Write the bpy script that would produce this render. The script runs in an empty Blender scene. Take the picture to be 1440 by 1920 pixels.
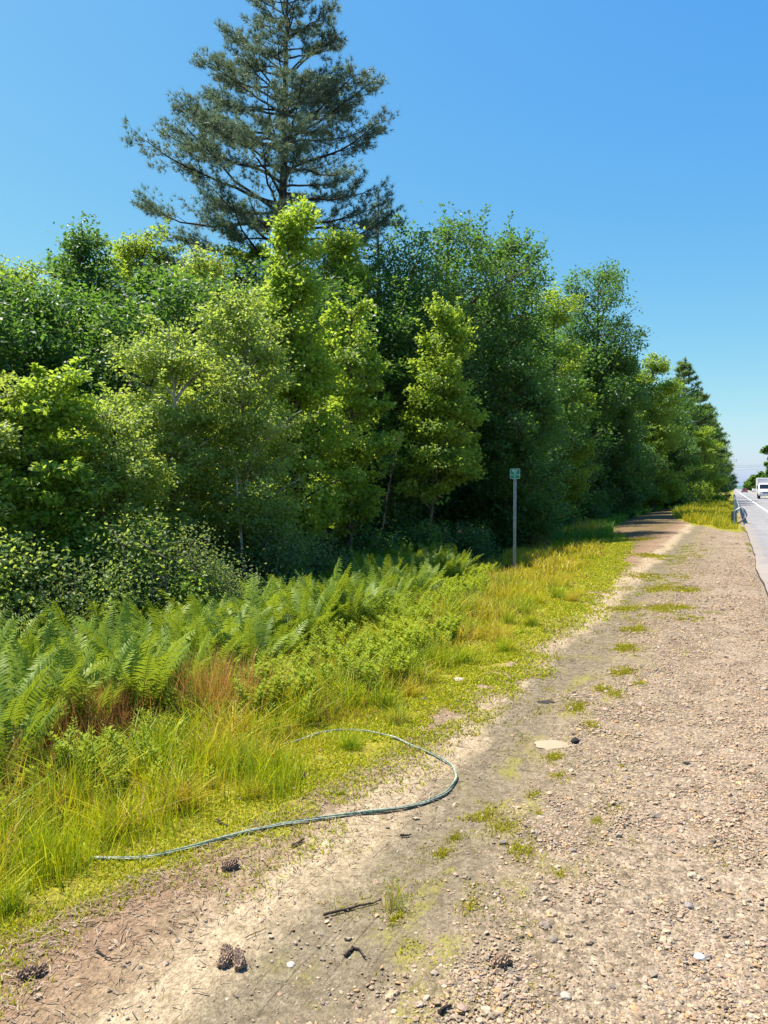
import bpy, bmesh, math, random
import numpy as np
from mathutils import Vector, Matrix

# ------------------------------------------------------------------ camera, sky, sun, exposure
SC = bpy.context.scene
COL = SC.collection
R = math.radians
EYE = 1.6
YAW, PITCH, FOC = R(24.7), R(1.815), 1420.0          # the road runs along +Y
cam_d = bpy.data.cameras.new('camera')
cam = bpy.data.objects.new('camera', cam_d); COL.objects.link(cam)
cam_d.sensor_fit = 'VERTICAL'; cam_d.sensor_height = 24.0; cam_d.sensor_width = 18.0
cam_d.lens = 24.0 * FOC / 1920.0
cam_d.clip_start = 0.05; cam_d.clip_end = 8000
cam.location = (0, 0, EYE); cam.rotation_euler = (R(90) - PITCH, 0, YAW)
SC.camera = cam

SUN_EL, SUN_AZ = R(66), R(93)                         # azimuth measured from +Y towards -X
w = bpy.data.worlds.new('World'); SC.world = w; w.use_nodes = True
nt = w.node_tree; nt.nodes.clear()
sky = nt.nodes.new('ShaderNodeTexSky'); sky.sky_type = 'NISHITA'; sky.sun_disc = False
sky.sun_elevation = SUN_EL; sky.sun_rotation = -SUN_AZ
sky.air_density = 1.0; sky.dust_density = 0.8; sky.ozone_density = 5.0
bg = nt.nodes.new('ShaderNodeBackground'); bg.inputs[1].default_value = 0.12
# the camera's tone response to the bright sky: one power curve per channel
sep = nt.nodes.new('ShaderNodeSeparateColor'); com = nt.nodes.new('ShaderNodeCombineColor')
nt.links.new(sky.outputs[0], sep.inputs[0])
for ch, (gain, power) in enumerate(((.0875, 1.45), (.218, .85), (.765, .10))):
    pw_ = nt.nodes.new('ShaderNodeMath'); pw_.operation = 'POWER'; pw_.inputs[1].default_value = power
    ml_ = nt.nodes.new('ShaderNodeMath'); ml_.operation = 'MULTIPLY'; ml_.inputs[1].default_value = gain * 3.9
    nt.links.new(sep.outputs[ch], pw_.inputs[0]); nt.links.new(pw_.outputs[0], ml_.inputs[0]); nt.links.new(ml_.outputs[0], com.inputs[ch])
wo = nt.nodes.new('ShaderNodeOutputWorld')
nt.links.new(com.outputs[0], bg.inputs[0])
nt.links.new(bg.outputs[0], wo.inputs[0])
sun_d = bpy.data.lights.new('sun', 'SUN'); sun_d.energy = 4.8; sun_d.angle = R(0.53); sun_d.color = (1.0, 0.93, 0.82)
sun = bpy.data.objects.new('sun', sun_d); COL.objects.link(sun)
sdir = Vector((-math.sin(SUN_AZ) * math.cos(SUN_EL), math.cos(SUN_AZ) * math.cos(SUN_EL), math.sin(SUN_EL)))
sun.rotation_euler = sdir.to_track_quat('Z', 'Y').to_euler(); sun.location = sdir * 60
SC.view_settings.view_transform = 'Standard'; SC.view_settings.look = 'None'
SC.view_settings.exposure = 1.1; SC.view_settings.gamma = 1.0
SC.render.engine = 'CYCLES'
cy = SC.cycles
cy.max_bounces = 6; cy.diffuse_bounces = 3; cy.glossy_bounces = 2; cy.transmission_bounces = 4; cy.transparent_max_bounces = 4
cy.caustics_reflective = False; cy.caustics_refractive = False
cy.sample_clamp_indirect = 6.0

# ------------------------------------------------------------------ helpers
CY, SY = math.cos(YAW), math.sin(YAW)
def sm(a, b, x):
    t = np.clip((np.asarray(x, float) - a) / (b - a), 0, 1); return t * t * (3 - 2 * t)

def vnoise(x, y, seed=0):
    x = np.asarray(x, float); y = np.asarray(y, float)
    xi = np.floor(x).astype(np.int64); yi = np.floor(y).astype(np.int64)
    fx = x - xi; fy = y - yi
    fx = fx * fx * (3 - 2 * fx); fy = fy * fy * (3 - 2 * fy)
    def h(a, b):
        n = (a * 374761393 + b * 668265263 + seed * 1442695041) & 0xffffffff
        n = ((n ^ (n >> 13)) * 1274126177) & 0xffffffff
        return ((n ^ (n >> 16)) & 0xffff) / 65535.0
    return (h(xi, yi) * (1 - fx) + h(xi + 1, yi) * fx) * (1 - fy) + (h(xi, yi + 1) * (1 - fx) + h(xi + 1, yi + 1) * fx) * fy
def fbm(x, y, seed=0, o=3):
    s = 0; a = 1; t = 0
    for k in range(o):
        s = s + a * vnoise(np.asarray(x) * 2 ** k, np.asarray(y) * 2 ** k, seed + k * 17); t += a; a *= .5
    return s / t

def gz(x, y):
    """height of the ground"""
    x = np.asarray(x, float); y = np.asarray(y, float)
    px = [-400, -30, -9, -6.5, -5, -3.6, -2.5, -1.9, -1.5, -1.25, -.9, .35, .5, 10.4, 10.7, 13, 400]
    pz = [1.0, -.2, -.5, -.52, -.40, -.14, -.01, .015, -.012, -.01, .012, .012, -.03, -.03, -.02, -.4, 1.0]
    z = np.interp(x, px, pz)
    near = sm(1.2, .3, x)
    z = z + (fbm(x * 1.7, y * 1.1, 3) - .5) * .035 * near * sm(26, 8, y)
    z = z + (fbm(x * .5, y * .5, 9) - .5) * .22 * sm(-2.4, -4.5, x)
    flat = sm(24, 34, y) * sm(-8.5, -4, x)             # the track behind the guard rail is level
    z = np.where(x < -1.5, z * (1 - .8 * flat), z)
    return z

def ray_at(u, v):
    a = (u - 720) / FOC; b = -(v - 960) / FOC
    cp, sp = math.cos(PITCH), math.sin(PITCH)
    f = (cp + b * sp); up = (b * cp - sp)
    return np.array([-SY * f + CY * a, CY * f + SY * a, up])
def on_ground(u, v, dz=0.0):
    d = ray_at(u, v); t = EYE / max(1e-4, -d[2])
    for _ in range(30):
        p = d * t
        t += ((EYE + p[2]) - float(gz(p[0], p[1])) - dz) / -d[2] * .7
    p = d * t
    return np.array([p[0], p[1], float(gz(p[0], p[1]))])
def at_depth(u, v, d):
    r = ray_at(u, v); f = -SY * r[0] + CY * r[1]
    p = r * (d / f); return np.array([p[0], p[1], p[2] + EYE])
def foot(u, d):
    p = at_depth(u, 915, d); return np.array([p[0], p[1], float(gz(p[0], p[1]))])

class MB:
    """collects quads and triangles, then links them as one mesh object"""
    def __init__(s): s.V = []; s.Q = []; s.T = []; s.C = []; s.MQ = []; s.MT = []; s.n = 0; s.tint = False
    def add(s, V, Q=None, T=None, tint=None, mi=0):
        V = np.asarray(V, float).reshape(-1, 3)
        if Q is not None and len(Q): s.Q.append(np.asarray(Q, np.int64).reshape(-1, 4) + s.n); s.MQ.append(np.full(len(s.Q[-1]), mi))
        if T is not None and len(T): s.T.append(np.asarray(T, np.int64).reshape(-1, 3) + s.n); s.MT.append(np.full(len(s.T[-1]), mi))
        if tint is None: c = np.full((len(V), 3), .5)
        else:
            s.tint = True
            c = np.asarray(tint, float)
            if c.ndim == 0: c = np.full((len(V), 3), float(c))
            elif c.ndim == 1 and len(c) == 3 and len(V) != 3: c = np.tile(c, (len(V), 1))
            elif c.ndim == 1: c = np.repeat(c[:, None], 3, 1)
        s.C.append(c); s.V.append(V); s.n += len(V)
    def box(s, c, size, rz=0, mi=0, tint=None):
        x, y, z = np.asarray(size) / 2
        V = np.array([[a, b, d] for d in (-z, z) for b in (-y, y) for a in (-x, x)])
        if rz: ca, sa = math.cos(rz), math.sin(rz); V = np.c_[V[:, 0] * ca - V[:, 1] * sa, V[:, 0] * sa + V[:, 1] * ca, V[:, 2]]
        s.add(V + np.asarray(c), [[0, 2, 3, 1], [4, 5, 7, 6], [0, 1, 5, 4], [2, 6, 7, 3], [0, 4, 6, 2], [1, 3, 7, 5]], mi=mi, tint=tint)
    def tube(s, P, rad, k=6, mi=0, tint=None, cap=True, sq=1.0):
        P = np.asarray(P, float); n = len(P); rad = np.broadcast_to(np.asarray(rad, float), (n,))
        D = np.gradient(P, axis=0); D /= np.linalg.norm(D, axis=1)[:, None] + 1e-9
        ref = np.where(np.abs(D[:, 2:3]) > .9, np.array([[1., 0, 0]]), np.array([[0, 0, 1.]]))
        if np.abs(D[:, 2]).max() > .9 : ref = np.tile(np.array([[.9, .43, 0.05]]), (n, 1))
        A = np.cross(D, ref); A /= np.linalg.norm(A, axis=1)[:, None] + 1e-9
        B = np.cross(D, A)
        an = np.arange(k) * 2 * math.pi / k
        V = P[:, None] + rad[:, None, None] * (np.cos(an)[None, :, None] * A[:, None] + sq * np.sin(an)[None, :, None] * B[:, None])
        i = np.arange(n - 1)[:, None] * k; j = np.arange(k)[None]; j2 = (j + 1) % k
        Q = np.stack([i + j, i + j2, i + k + j2, i + k + j], -1).reshape(-1, 4)
        V = V.reshape(-1, 3); T = None
        if cap:
            V = np.vstack([V, P[:1], P[-1:]]); a = n * k
            T = [[a, (q + 1) % k, q] for q in range(k)] + [[a + 1, (n - 1) * k + q, (n - 1) * k + (q + 1) % k] for q in range(k)]
        s.add(V, Q, T, mi=mi, tint=tint)
    def build(s, name, mats, parent=None, loc=None, smooth=False):
        me = bpy.data.meshes.new(name)
        V = np.vstack(s.V); nq = sum(map(len, s.Q)); ntr = sum(map(len, s.T))
        me.vertices.add(len(V)); me.vertices.foreach_set('co', V.astype(np.float32).ravel())
        L = []
        if nq: L.append(np.vstack(s.Q).ravel())
        if ntr: L.append(np.vstack(s.T).ravel())
        L = np.concatenate(L).astype(np.int32)
        me.loops.add(len(L)); me.loops.foreach_set('vertex_index', L)
        me.polygons.add(nq + ntr)
        st = np.concatenate([np.arange(nq) * 4, nq * 4 + np.arange(ntr) * 3]).astype(np.int32)
        me.polygons.foreach_set('loop_start', st)
        if not isinstance(mats, (list, tuple)): mats = [mats]
        for m in mats: me.materials.append(m)
        mi = np.concatenate(s.MQ + s.MT).astype(np.int32)
        me.polygons.foreach_set('material_index', mi)
        me.polygons.foreach_set('use_smooth', np.full(nq + ntr, smooth))
        if s.tint:
            a = me.color_attributes.new('tint', 'FLOAT_COLOR', 'POINT')
            a.data.foreach_set('color', np.c_[np.vstack(s.C), np.ones(len(V))].astype(np.float32).ravel())
        me.update(calc_edges=True); me.validate()
        o = bpy.data.objects.new(name, me); COL.objects.link(o)
        if parent: o.parent = parent
        if loc is not None: o.location = [float(q) for q in loc]
        return o

def tag(o, label=None, cat=None, group=None, kind=None):
    if label: o['label'] = label
    if cat: o['category'] = cat
    if group: o['group'] = group
    if kind: o['kind'] = kind
    return o
def thing(name, loc, rz=0.0, label=None, cat=None, group=None):
    o = bpy.data.objects.new(name, None); COL.objects.link(o)
    o.location = [float(q) for q in loc]; o.rotation_euler = (0, 0, rz); o.empty_display_size = .2
    return tag(o, label, cat, group)
def copy_tree(o, parent=None):
    c = o.copy(); COL.objects.link(c)
    if parent: c.parent = parent
    for ch in [q for q in bpy.data.objects if q.parent == o]: copy_tree(ch, c)
    return c

def mat(name, build):
    m = bpy.data.materials.new(name); m.use_nodes = True
    n = m.node_tree; n.nodes.clear()
    out = n.nodes.new('ShaderNodeOutputMaterial')
    class G:
        def nd(s, t, **k):
            x = n.nodes.new(t)
            for a, b in k.items(): setattr(x, a, b)
            return x
        def ln(s, a, b): n.links.new(a, b)
        def val(s, sock, v):
            if hasattr(v, 'is_output'): n.links.new(v, sock)
            else:
                if isinstance(v, (tuple, list)) and len(v) == 3 and sock.type == 'RGBA': v = (*v, 1)
                sock.default_value = v
        def math(s, op, a, b=0.0, c=None, clamp=False):
            x = s.nd('ShaderNodeMath', operation=op, use_clamp=clamp); s.val(x.inputs[0], a); s.val(x.inputs[1], b)
            if c is not None: s.val(x.inputs[2], c)
            return x.outputs[0]
        def mix(s, f, a, b, bt='MIX'):
            x = s.nd('ShaderNodeMix', data_type='RGBA', blend_type=bt); s.val(x.inputs[0], f); s.val(x.inputs[6], a); s.val(x.inputs[7], b)
            return x.outputs[2]
        def rng(s, v, a, b, c=0.0, d=1.0, smooth=True):
            x = s.nd('ShaderNodeMapRange'); x.interpolation_type = 'SMOOTHSTEP' if smooth else 'LINEAR'
            s.val(x.inputs[0], v); x.inputs[1].default_value = a; x.inputs[2].default_value = b; x.inputs[3].default_value = c; x.inputs[4].default_value = d
            return x.outputs[0]
        def noise(s, vec, scale, detail=3.0, rough=.55, out=0):
            x = s.nd('ShaderNodeTexNoise'); s.val(x.inputs['Vector'], vec); x.inputs['Scale'].default_value = scale
            x.inputs['Detail'].default_value = detail; x.inputs['Roughness'].default_value = rough
            return x.outputs[out]
        def pos(s): return s.nd('ShaderNodeNewGeometry').outputs['Position']
        def objco(s): return s.nd('ShaderNodeTexCoord').outputs['Object']
        def bump(s, h, strength, dist):
            x = s.nd('ShaderNodeBump'); s.val(x.inputs['Height'], h); x.inputs['Strength'].default_value = strength; x.inputs['Distance'].default_value = dist
            return x.outputs[0]
        def bsdf(s, col, rough=.6, spec=.4, metal=0.0, normal=None):
            x = s.nd('ShaderNodeBsdfPrincipled'); s.val(x.inputs['Base Color'], col); s.val(x.inputs['Roughness'], rough)
            x.inputs['Specular IOR Level'].default_value = spec; s.val(x.inputs['Metallic'], metal)
            if normal is not None: s.ln(normal, x.inputs['Normal'])
            return x
        def attr(s):
            return s.nd('ShaderNodeAttribute', attribute_name='tint')
        def done(s, sh): s.ln(sh, out.inputs[0])
    build(G()); return m

def plain(name, col, rough=.6, spec=.4, metal=0.0, vary=.15, scale=8.0):
    def b(g):
        nz = g.noise(g.objco(), scale, 4)
        c = g.mix(g.rng(nz, .3, .7), tuple(q * (1 - vary) for q in col), tuple(min(1, q * (1 + vary)) for q in col))
        g.done(g.bsdf(c, g.rng(nz, .2, .8, max(0.02, rough - .08), min(1, rough + .08)), spec, metal).outputs[0])
    return mat(name, b)

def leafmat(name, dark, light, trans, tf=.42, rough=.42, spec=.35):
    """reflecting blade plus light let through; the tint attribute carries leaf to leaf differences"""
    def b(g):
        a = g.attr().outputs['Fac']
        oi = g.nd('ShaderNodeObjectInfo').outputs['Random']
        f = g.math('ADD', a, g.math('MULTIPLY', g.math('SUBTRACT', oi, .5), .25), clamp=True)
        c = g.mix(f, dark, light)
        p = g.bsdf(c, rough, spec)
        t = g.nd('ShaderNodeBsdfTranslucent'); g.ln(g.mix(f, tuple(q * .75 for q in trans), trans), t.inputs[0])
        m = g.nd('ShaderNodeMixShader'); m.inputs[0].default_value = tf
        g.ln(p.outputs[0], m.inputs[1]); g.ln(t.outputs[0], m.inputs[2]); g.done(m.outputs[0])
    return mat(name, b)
def bladecol(name, tf=.4, rough=.5, spec=.3):
    """blade whose own colour is stored per blade"""
    def b(g):
        c = g.attr().outputs['Color']
        p = g.bsdf(c, rough, spec)
        t = g.nd('ShaderNodeBsdfTranslucent'); g.ln(c, t.inputs[0])
        m = g.nd('ShaderNodeMixShader'); m.inputs[0].default_value = tf
        g.ln(p.outputs[0], m.inputs[1]); g.ln(t.outputs[0], m.inputs[2]); g.done(m.outputs[0])
    return mat(name, b)
def bark(name, dark, light, scale=9.0):
    def b(g):
        mp = g.nd('ShaderNodeMapping'); g.ln(g.objco(), mp.inputs[0]); mp.inputs['Scale'].default_value = (1, 1, .22)
        nz = g.noise(mp.outputs[0], scale, 5, .65)
        g.done(g.bsdf(g.mix(g.rng(nz, .35, .65), dark, light), .9, .15, normal=g.bump(nz, .8, .03)).outputs[0])
    return mat(name, b)

M = {}
M['oak'] = leafmat('oak_leaf', (.020, .068, .022), (.090, .185, .040), (.22, .42, .045), rough=.46, spec=.38)
M['maple'] = leafmat('maple_leaf', (.042, .120, .018), (.225, .330, .046), (.50, .66, .054), rough=.46, spec=.38, tf=.52)
M['birch'] = leafmat('birch_leaf', (.062, .140, .028), (.285, .365, .095), (.56, .69, .095), rough=.44, spec=.42, tf=.50)
M['shrub'] = leafmat('shrub_leaf', (.035, .085, .030), (.180, .245, .100), (.36, .46, .09), rough=.45, spec=.3, tf=.48)
M['needle'] = leafmat('pine_needle', (.028, .074, .056), (.185, .250, .155), (.24, .34, .16), tf=.3, rough=.5)
M['needle_far'] = leafmat('far_pine_needle', (.065, .14, .06), (.24, .33, .10), (.34, .48, .10), tf=.38)
M['fern'] = leafmat('fern_frond', (.060, .125, .016), (.270, .350, .026), (.42, .52, .03), tf=.29, rough=.5, spec=.25)
M['fernbrown'] = leafmat('dry_fern_frond', (.12, .06, .03), (.25, .14, .05), (.2, .1, .03), tf=.2)
M['weed'] = leafmat('weed_leaf', (.130, .215, .018), (.360, .430, .022), (.50, .56, .02), tf=.40, rough=.6, spec=.2)
M['blade'] = bladecol('grass_blade')
M['bark'] = bark('grey_bark', (.045, .036, .028), (.16, .135, .11))
M['pinebark'] = bark('pine_bark', (.02, .016, .014), (.085, .066, .055))
M['birchbark'] = bark('birch_bark', (.14, .12, .10), (.55, .52, .46), 6)
M['stem'] = plain('green_stem', (.10, .13, .03), .6)
M['deadwood'] = plain('dead_wood', (.035, .026, .022), .85, .2, vary=.5, scale=40)

# ------------------------------------------------------------------ the setting: ground, road
def track_left(y):   # left edge of the bare track
    return np.interp(y, [-5, 1.8, 3.2, 4.2, 5.2, 9, 14, 22, 28, 34, 46, 60, 90, 140], [-2.5, -2.3, -2.0, -1.86, -1.78, -1.75, -2.05, -2.8, -3.8, -4.6, -5.2, -5.2, -3.4, -2.6])
def track_right(y):  # right edge: asphalt near, grass strip behind the rail further on
    return np.interp(y, [-5, 27, 30, 36, 44, 60, 90, 140], [.45, .42, .1, -1.7, -2.9, -4.2, -3.2, -2.6])
def vegetation(x, y):
    """0 on the bare track, 1 on the verge"""
    e = (fbm(x * 1.6, y * 1.0, 21) - .5) * .75
    l = sm(.28, -.28, x - track_left(y) + e)
    r = sm(-.2, .2, x - track_right(y) + e * .7) * sm(25, 30, y) * sm(.5, .2, x)
    return np.maximum(l, r)

def g_ground(g):
    P = g.pos(); sp = g.nd('ShaderNodeSeparateXYZ'); g.ln(P, sp.inputs[0])
    x = sp.outputs[0]
    mp = g.nd('ShaderNodeMapping'); g.ln(P, mp.inputs[0]); mp.inputs['Scale'].default_value = (1, .45, 1)
    n1 = g.noise(mp.outputs[0], 1.1, 4, .6)
    n2 = g.noise(mp.outputs[0], 6.0, 4, .6)
    xw = g.math('ADD', x, g.math('ADD', g.math('MULTIPLY', g.math('SUBTRACT', n1, .5), .75), g.math('MULTIPLY', g.math('SUBTRACT', n2, .5), .35)))
    rp = g.nd('ShaderNodeValToRGB'); g.ln(g.rng(xw, -2.8, .6, smooth=False), rp.inputs[0])
    stops = [(-2.5, (.17, .125, .065)), (-2.05, (.26, .175, .115)), (-1.82, (.285, .21, .135)), (-1.68, (.41, .325, .22)), (-1.52, (.375, .30, .20)), (-1.36, (.205, .172, .118)),
             (-1.1, (.20, .165, .112)), (-.95, (.25, .20, .137)), (-.6, (.29, .23, .165)), (.3, (.335, .265, .195))]
    e = rp.color_ramp.elements
    while len(e) < len(stops): e.new(.5)
    for k, (q, c) in enumerate(stops): e[k].position = (q + 2.8) / 3.4; e[k].color = (*c, 1)
    col = rp.outputs[0]
    # pebbles pressed into the surface
    vo = g.nd('ShaderNodeTexVoronoi'); g.ln(P, vo.inputs['Vector']); vo.inputs['Scale'].default_value = 46
    vo2 = g.nd('ShaderNodeTexVoronoi'); g.ln(P, vo2.inputs['Vector']); vo2.inputs['Scale'].default_value = 130
    sr = g.nd('ShaderNodeSeparateColor'); g.ln(vo.outputs['Color'], sr.inputs[0])
    sr2 = g.nd('ShaderNodeSeparateColor'); g.ln(vo2.outputs['Color'], sr2.inputs[0])
    peb = g.rng(xw, -1.2, -.6, .25, 1.0)
    k1 = g.math('ADD', .72, g.math('MULTIPLY', sr.outputs[0], .5)); k2 = g.math('ADD', .78, g.math('MULTIPLY', sr2.outputs[0], .44))
    cc = g.nd('ShaderNodeCombineColor'); kk = g.math('MULTIPLY', k1, k2)
    for q in range(3): g.ln(kk, cc.inputs[q])
    col = g.mix(peb, col, g.mix(1.0, col, cc.outputs[0], 'MULTIPLY'))
    fine = g.noise(P, 55, 5, .7)
    col = g.mix(1.0, col, g.mix(g.rng(fine, .3, .7), (.66, .64, .62), (1.18, 1.17, 1.15)), 'MULTIPLY')
    med = g.noise(P, 14, 5, .7)
    col = g.mix(1.0, col, g.mix(g.rng(med, .32, .68), (.76, .74, .71), (1.17, 1.16, 1.15)), 'MULTIPLY')
    big = g.noise(mp.outputs[0], 2.3, 3)
    col = g.mix(g.rng(big, .56, .72), col, g.mix(1.0, col, (.72, .70, .68), 'MULTIPLY'))
    # thin moss and seedlings on the crown between the wheel tracks
    band = g.math('MULTIPLY', g.rng(xw, -1.45, -1.05), g.rng(xw, -.35, -.85))
    moss = g.math('MULTIPLY', g.rng(g.math('ADD', g.math('MULTIPLY', n2, .6), g.math('MULTIPLY', g.noise(P, 3.1, 4), .6)), .6, .74), band)
    moss = g.math('MULTIPLY', moss, g.rng(fine, .35, .6))
    col = g.mix(g.math('MULTIPLY', moss, .8), col, (.24, .22, .025))
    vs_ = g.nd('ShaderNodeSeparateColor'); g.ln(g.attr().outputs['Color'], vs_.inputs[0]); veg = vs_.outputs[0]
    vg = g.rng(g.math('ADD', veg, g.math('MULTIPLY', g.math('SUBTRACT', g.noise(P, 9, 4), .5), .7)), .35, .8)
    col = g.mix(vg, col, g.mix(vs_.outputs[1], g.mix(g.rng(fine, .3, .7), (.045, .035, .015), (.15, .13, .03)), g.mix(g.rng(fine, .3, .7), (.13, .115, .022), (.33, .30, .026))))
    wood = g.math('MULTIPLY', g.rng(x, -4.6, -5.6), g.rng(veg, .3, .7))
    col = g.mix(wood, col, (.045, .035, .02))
    # tyre tread lines pressed along the grey wheel track
    m2 = g.nd('ShaderNodeMapping'); g.ln(P, m2.inputs[0]); m2.inputs['Scale'].default_value = (1, .035, 1); m2.inputs['Rotation'].default_value = (0, 0, .02)
    tread = g.math('MULTIPLY', g.rng(g.noise(m2.outputs[0], 26, 2, .5), .55, .66), g.math('MULTIPLY', g.rng(x, -1.85, -1.65), g.rng(x, -.85, -1.1)))
    tread = g.math('MULTIPLY', tread, g.rng(g.noise(mp.outputs[0], 3.2, 3), .38, .55))
    h = g.math('ADD', g.math('MULTIPLY', g.math('SUBTRACT', 1.0, vo.outputs['Distance']), g.math('MULTIPLY', peb, .9)), g.math('MULTIPLY', fine, .7))
    h = g.math('ADD', h, g.math('MULTIPLY', g.math('SUBTRACT', 1.0, vo2.outputs['Distance']), .35))
    h = g.math('SUBTRACT', h, g.math('MULTIPLY', tread, .42))
    g.done(g.bsdf(col, .95, .1, normal=g.bump(h, .85, .014)).outputs[0])
M['ground'] = mat('roadside_ground', g_ground)

def axis(fine_a, fine_b, step, lo, hi, grow=1.16):
    a = list(np.arange(fine_a, fine_b + 1e-6, step))
    s = step; q = a[-1]
    while q < hi: s *= grow; q += s; a.append(min(q, hi))
    s = step; q = a[0]; b = []
    while q > lo: s *= grow; q -= s; b.append(max(q, lo))
    return np.array(b[::-1] + a)
gx = axis(-7.0, .6, .05, -3000, 3000); gy = axis(1.0, 12.0, .06, -60, 4000, 1.06)
X, Y = np.meshgrid(gx, gy)
Z = gz(X, Y) + (fbm(X * 9, Y * 9, 5) - .5) * .014 * sm(.5, .2, X) * sm(16, 9, Y)
nx, ny = len(gx), len(gy)
I = np.arange(ny - 1)[:, None] * nx + np.arange(nx - 1)[None]
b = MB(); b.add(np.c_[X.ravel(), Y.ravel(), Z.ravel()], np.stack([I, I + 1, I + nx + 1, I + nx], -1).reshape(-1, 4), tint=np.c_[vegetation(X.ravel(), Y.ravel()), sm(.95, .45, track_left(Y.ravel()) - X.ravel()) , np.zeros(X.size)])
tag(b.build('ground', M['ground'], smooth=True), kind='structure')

def g_asphalt(g):
    P = g.pos(); n = g.noise(P, 120, 3, .7); n2 = g.noise(P, .7, 4)
    mp = g.nd('ShaderNodeMapping'); g.ln(P, mp.inputs[0]); mp.inputs['Scale'].default_value = (1.2, .03, 1)
    n3 = g.noise(mp.outputs[0], 1.5, 3)
    c = g.mix(g.rng(n, .3, .7), (.17, .163, .165), (.29, .28, .28))
    c = g.mix(g.rng(n2, .35, .7), c, g.mix(1.0, c, (.82, .82, .83), 'MULTIPLY'))
    c = g.mix(g.rng(n3, .4, .65), c, g.mix(1.0, c, (1.12, 1.11, 1.1), 'MULTIPLY'))
    sx = g.nd('ShaderNodeSeparateXYZ'); g.ln(P, sx.inputs[0])
    dust = g.rng(g.math('ADD', sx.outputs[0], g.math('MULTIPLY', g.noise(P, 3.0, 5, .7), .9)), 1.35, .85)
    c = g.mix(g.math('MULTIPLY', dust, .7), c, (.30, .235, .175))
    ck = g.nd('ShaderNodeTexVoronoi', feature='DISTANCE_TO_EDGE'); g.ln(g.noise(P, .5, 2, out=1), ck.inputs['Vector']); ck.inputs['Scale'].default_value = 7
    c = g.mix(g.rng(ck.outputs['Distance'], .012, .002), c, (.07, .068, .07))
    g.done(g.bsdf(c, .8, .3, normal=g.bump(n, .5, .006)).outputs[0])
M['asphalt'] = mat('weathered_asphalt', g_asphalt)
M['edge'] = plain('asphalt_edge', (.05, .048, .05), .9, .2, vary=.3, scale=30)
def g_paint(col):
    def b(g):
        P = g.pos(); n = g.noise(P, 25, 5, .7)
        g.done(g.bsdf(g.mix(g.rng(n, .58, .7), col, (.30, .29, .29)), .7, .3).outputs[0])
    return b
M['white_paint'] = mat('worn_white_paint', g_paint((.78, .78, .76)))
M['yellow_paint'] = mat('worn_yellow_paint', g_paint((.65, .42, .04)))
ys = axis(-20, 60, .25, -60, 1500, 1.08)
edge = .47 + (fbm(ys * .3, ys * 0, 41) - .5) * .10 + (vnoise(ys * 1.2, ys * 0, 4) - .5) * .02
xs = np.array([2.0, 5.7, 10.4])
b = MB(); n = len(ys)
cols = [np.c_[edge, ys, np.full(n, -.02)], np.c_[edge + .012, ys, np.full(n, .018)]] + [np.c_[np.full(n, q), ys, np.full(n, zz)] for q, zz in ((2.0, .030), (5.7, .065), (10.4, .03), (10.42, -.05))]
k = len(cols); V = np.stack(cols, 1).reshape(-1, 3); I = np.arange(n - 1)[:, None] * k
for c in range(k - 1):
    q = np.c_[I[:, 0] + c, I[:, 0] + c + 1, I[:, 0] + k + c + 1, I[:, 0] + k + c]
    b.add(V, q, mi=1 if c in (0, k - 2) else 0)
tag(b.build('road', [M['asphalt'], M['edge']]), kind='structure')
def roadz(x): return float(np.interp(x, [.48, 2.0, 5.7, 10.4], [.026, .030, .065, .03]))
for nm, xa, m in (('edge_line', 2.15, 'white_paint'), ('centre_line', 5.56, 'yellow_paint'), ('centre_line', 5.84, 'yellow_paint'), ('edge_line', 9.2, 'white_paint')):
    b = MB(); V = []
    for yy in ys: V += [[xa - .06, yy, roadz(xa - .06) + .004], [xa + .06, yy, roadz(xa + .06) + .004]]
    I = np.arange(n - 1) * 2; b.add(V, np.c_[I, I + 1, I + 3, I + 2]); tag(b.build(nm, M[m]), kind='structure')

# far hills at the end of the road
def g_hill(g):
    n = g.noise(g.pos(), .06, 5, .7)
    g.done(g.bsdf(g.mix(g.rng(n, .35, .65), (.05, .10, .09), (.09, .17, .13)), .95, .1).outputs[0])  # distant haze is mixed into the hill colour as a bluish cast
M['hill'] = mat('wooded_hill', g_hill)
hxs = np.linspace(-900, 900, 240); hys = np.linspace(1500, 2200, 30)
X, Y = np.meshgrid(hxs, hys)
Z = -2 + (5 + 7 * fbm(X / 160, X * 0, 7)) * np.sin(np.clip((Y - 1500) / 700, 0, 1) * math.pi) ** .8 + (fbm(X / 9, Y / 9, 8) - .5) * 3
I = np.arange(29)[:, None] * 240 + np.arange(239)[None]
b = MB(); b.add(np.c_[X.ravel(), Y.ravel(), Z.ravel()], np.stack([I, I + 1, I + 241, I + 240], -1).reshape(-1, 4))
tag(b.build('hills', M['hill'], smooth=True), kind='structure')

# ------------------------------------------------------------------ leaves and trees
def unit(v): return v / (np.linalg.norm(v, axis=-1, keepdims=True) + 1e-9)
def add_leaves(mb, P, D, N, L, W, tint, fold=.18, mid=.45):
    D = unit(D); S = unit(np.cross(D, N)); N = np.cross(S, D)
    L = np.broadcast_to(L, (len(P),))[:, None]; W = np.broadcast_to(W, (len(P),))[:, None]
    up = N * W * fold
    V = np.stack([P, P + D * L * mid + S * W * .5 + up, P + D * L, P + D * L * mid - S * W * .5 + up], 1).reshape(-1, 3)
    mb.add(V, np.arange(len(V)).reshape(-1, 4), tint=np.repeat(tint, 4))

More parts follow.
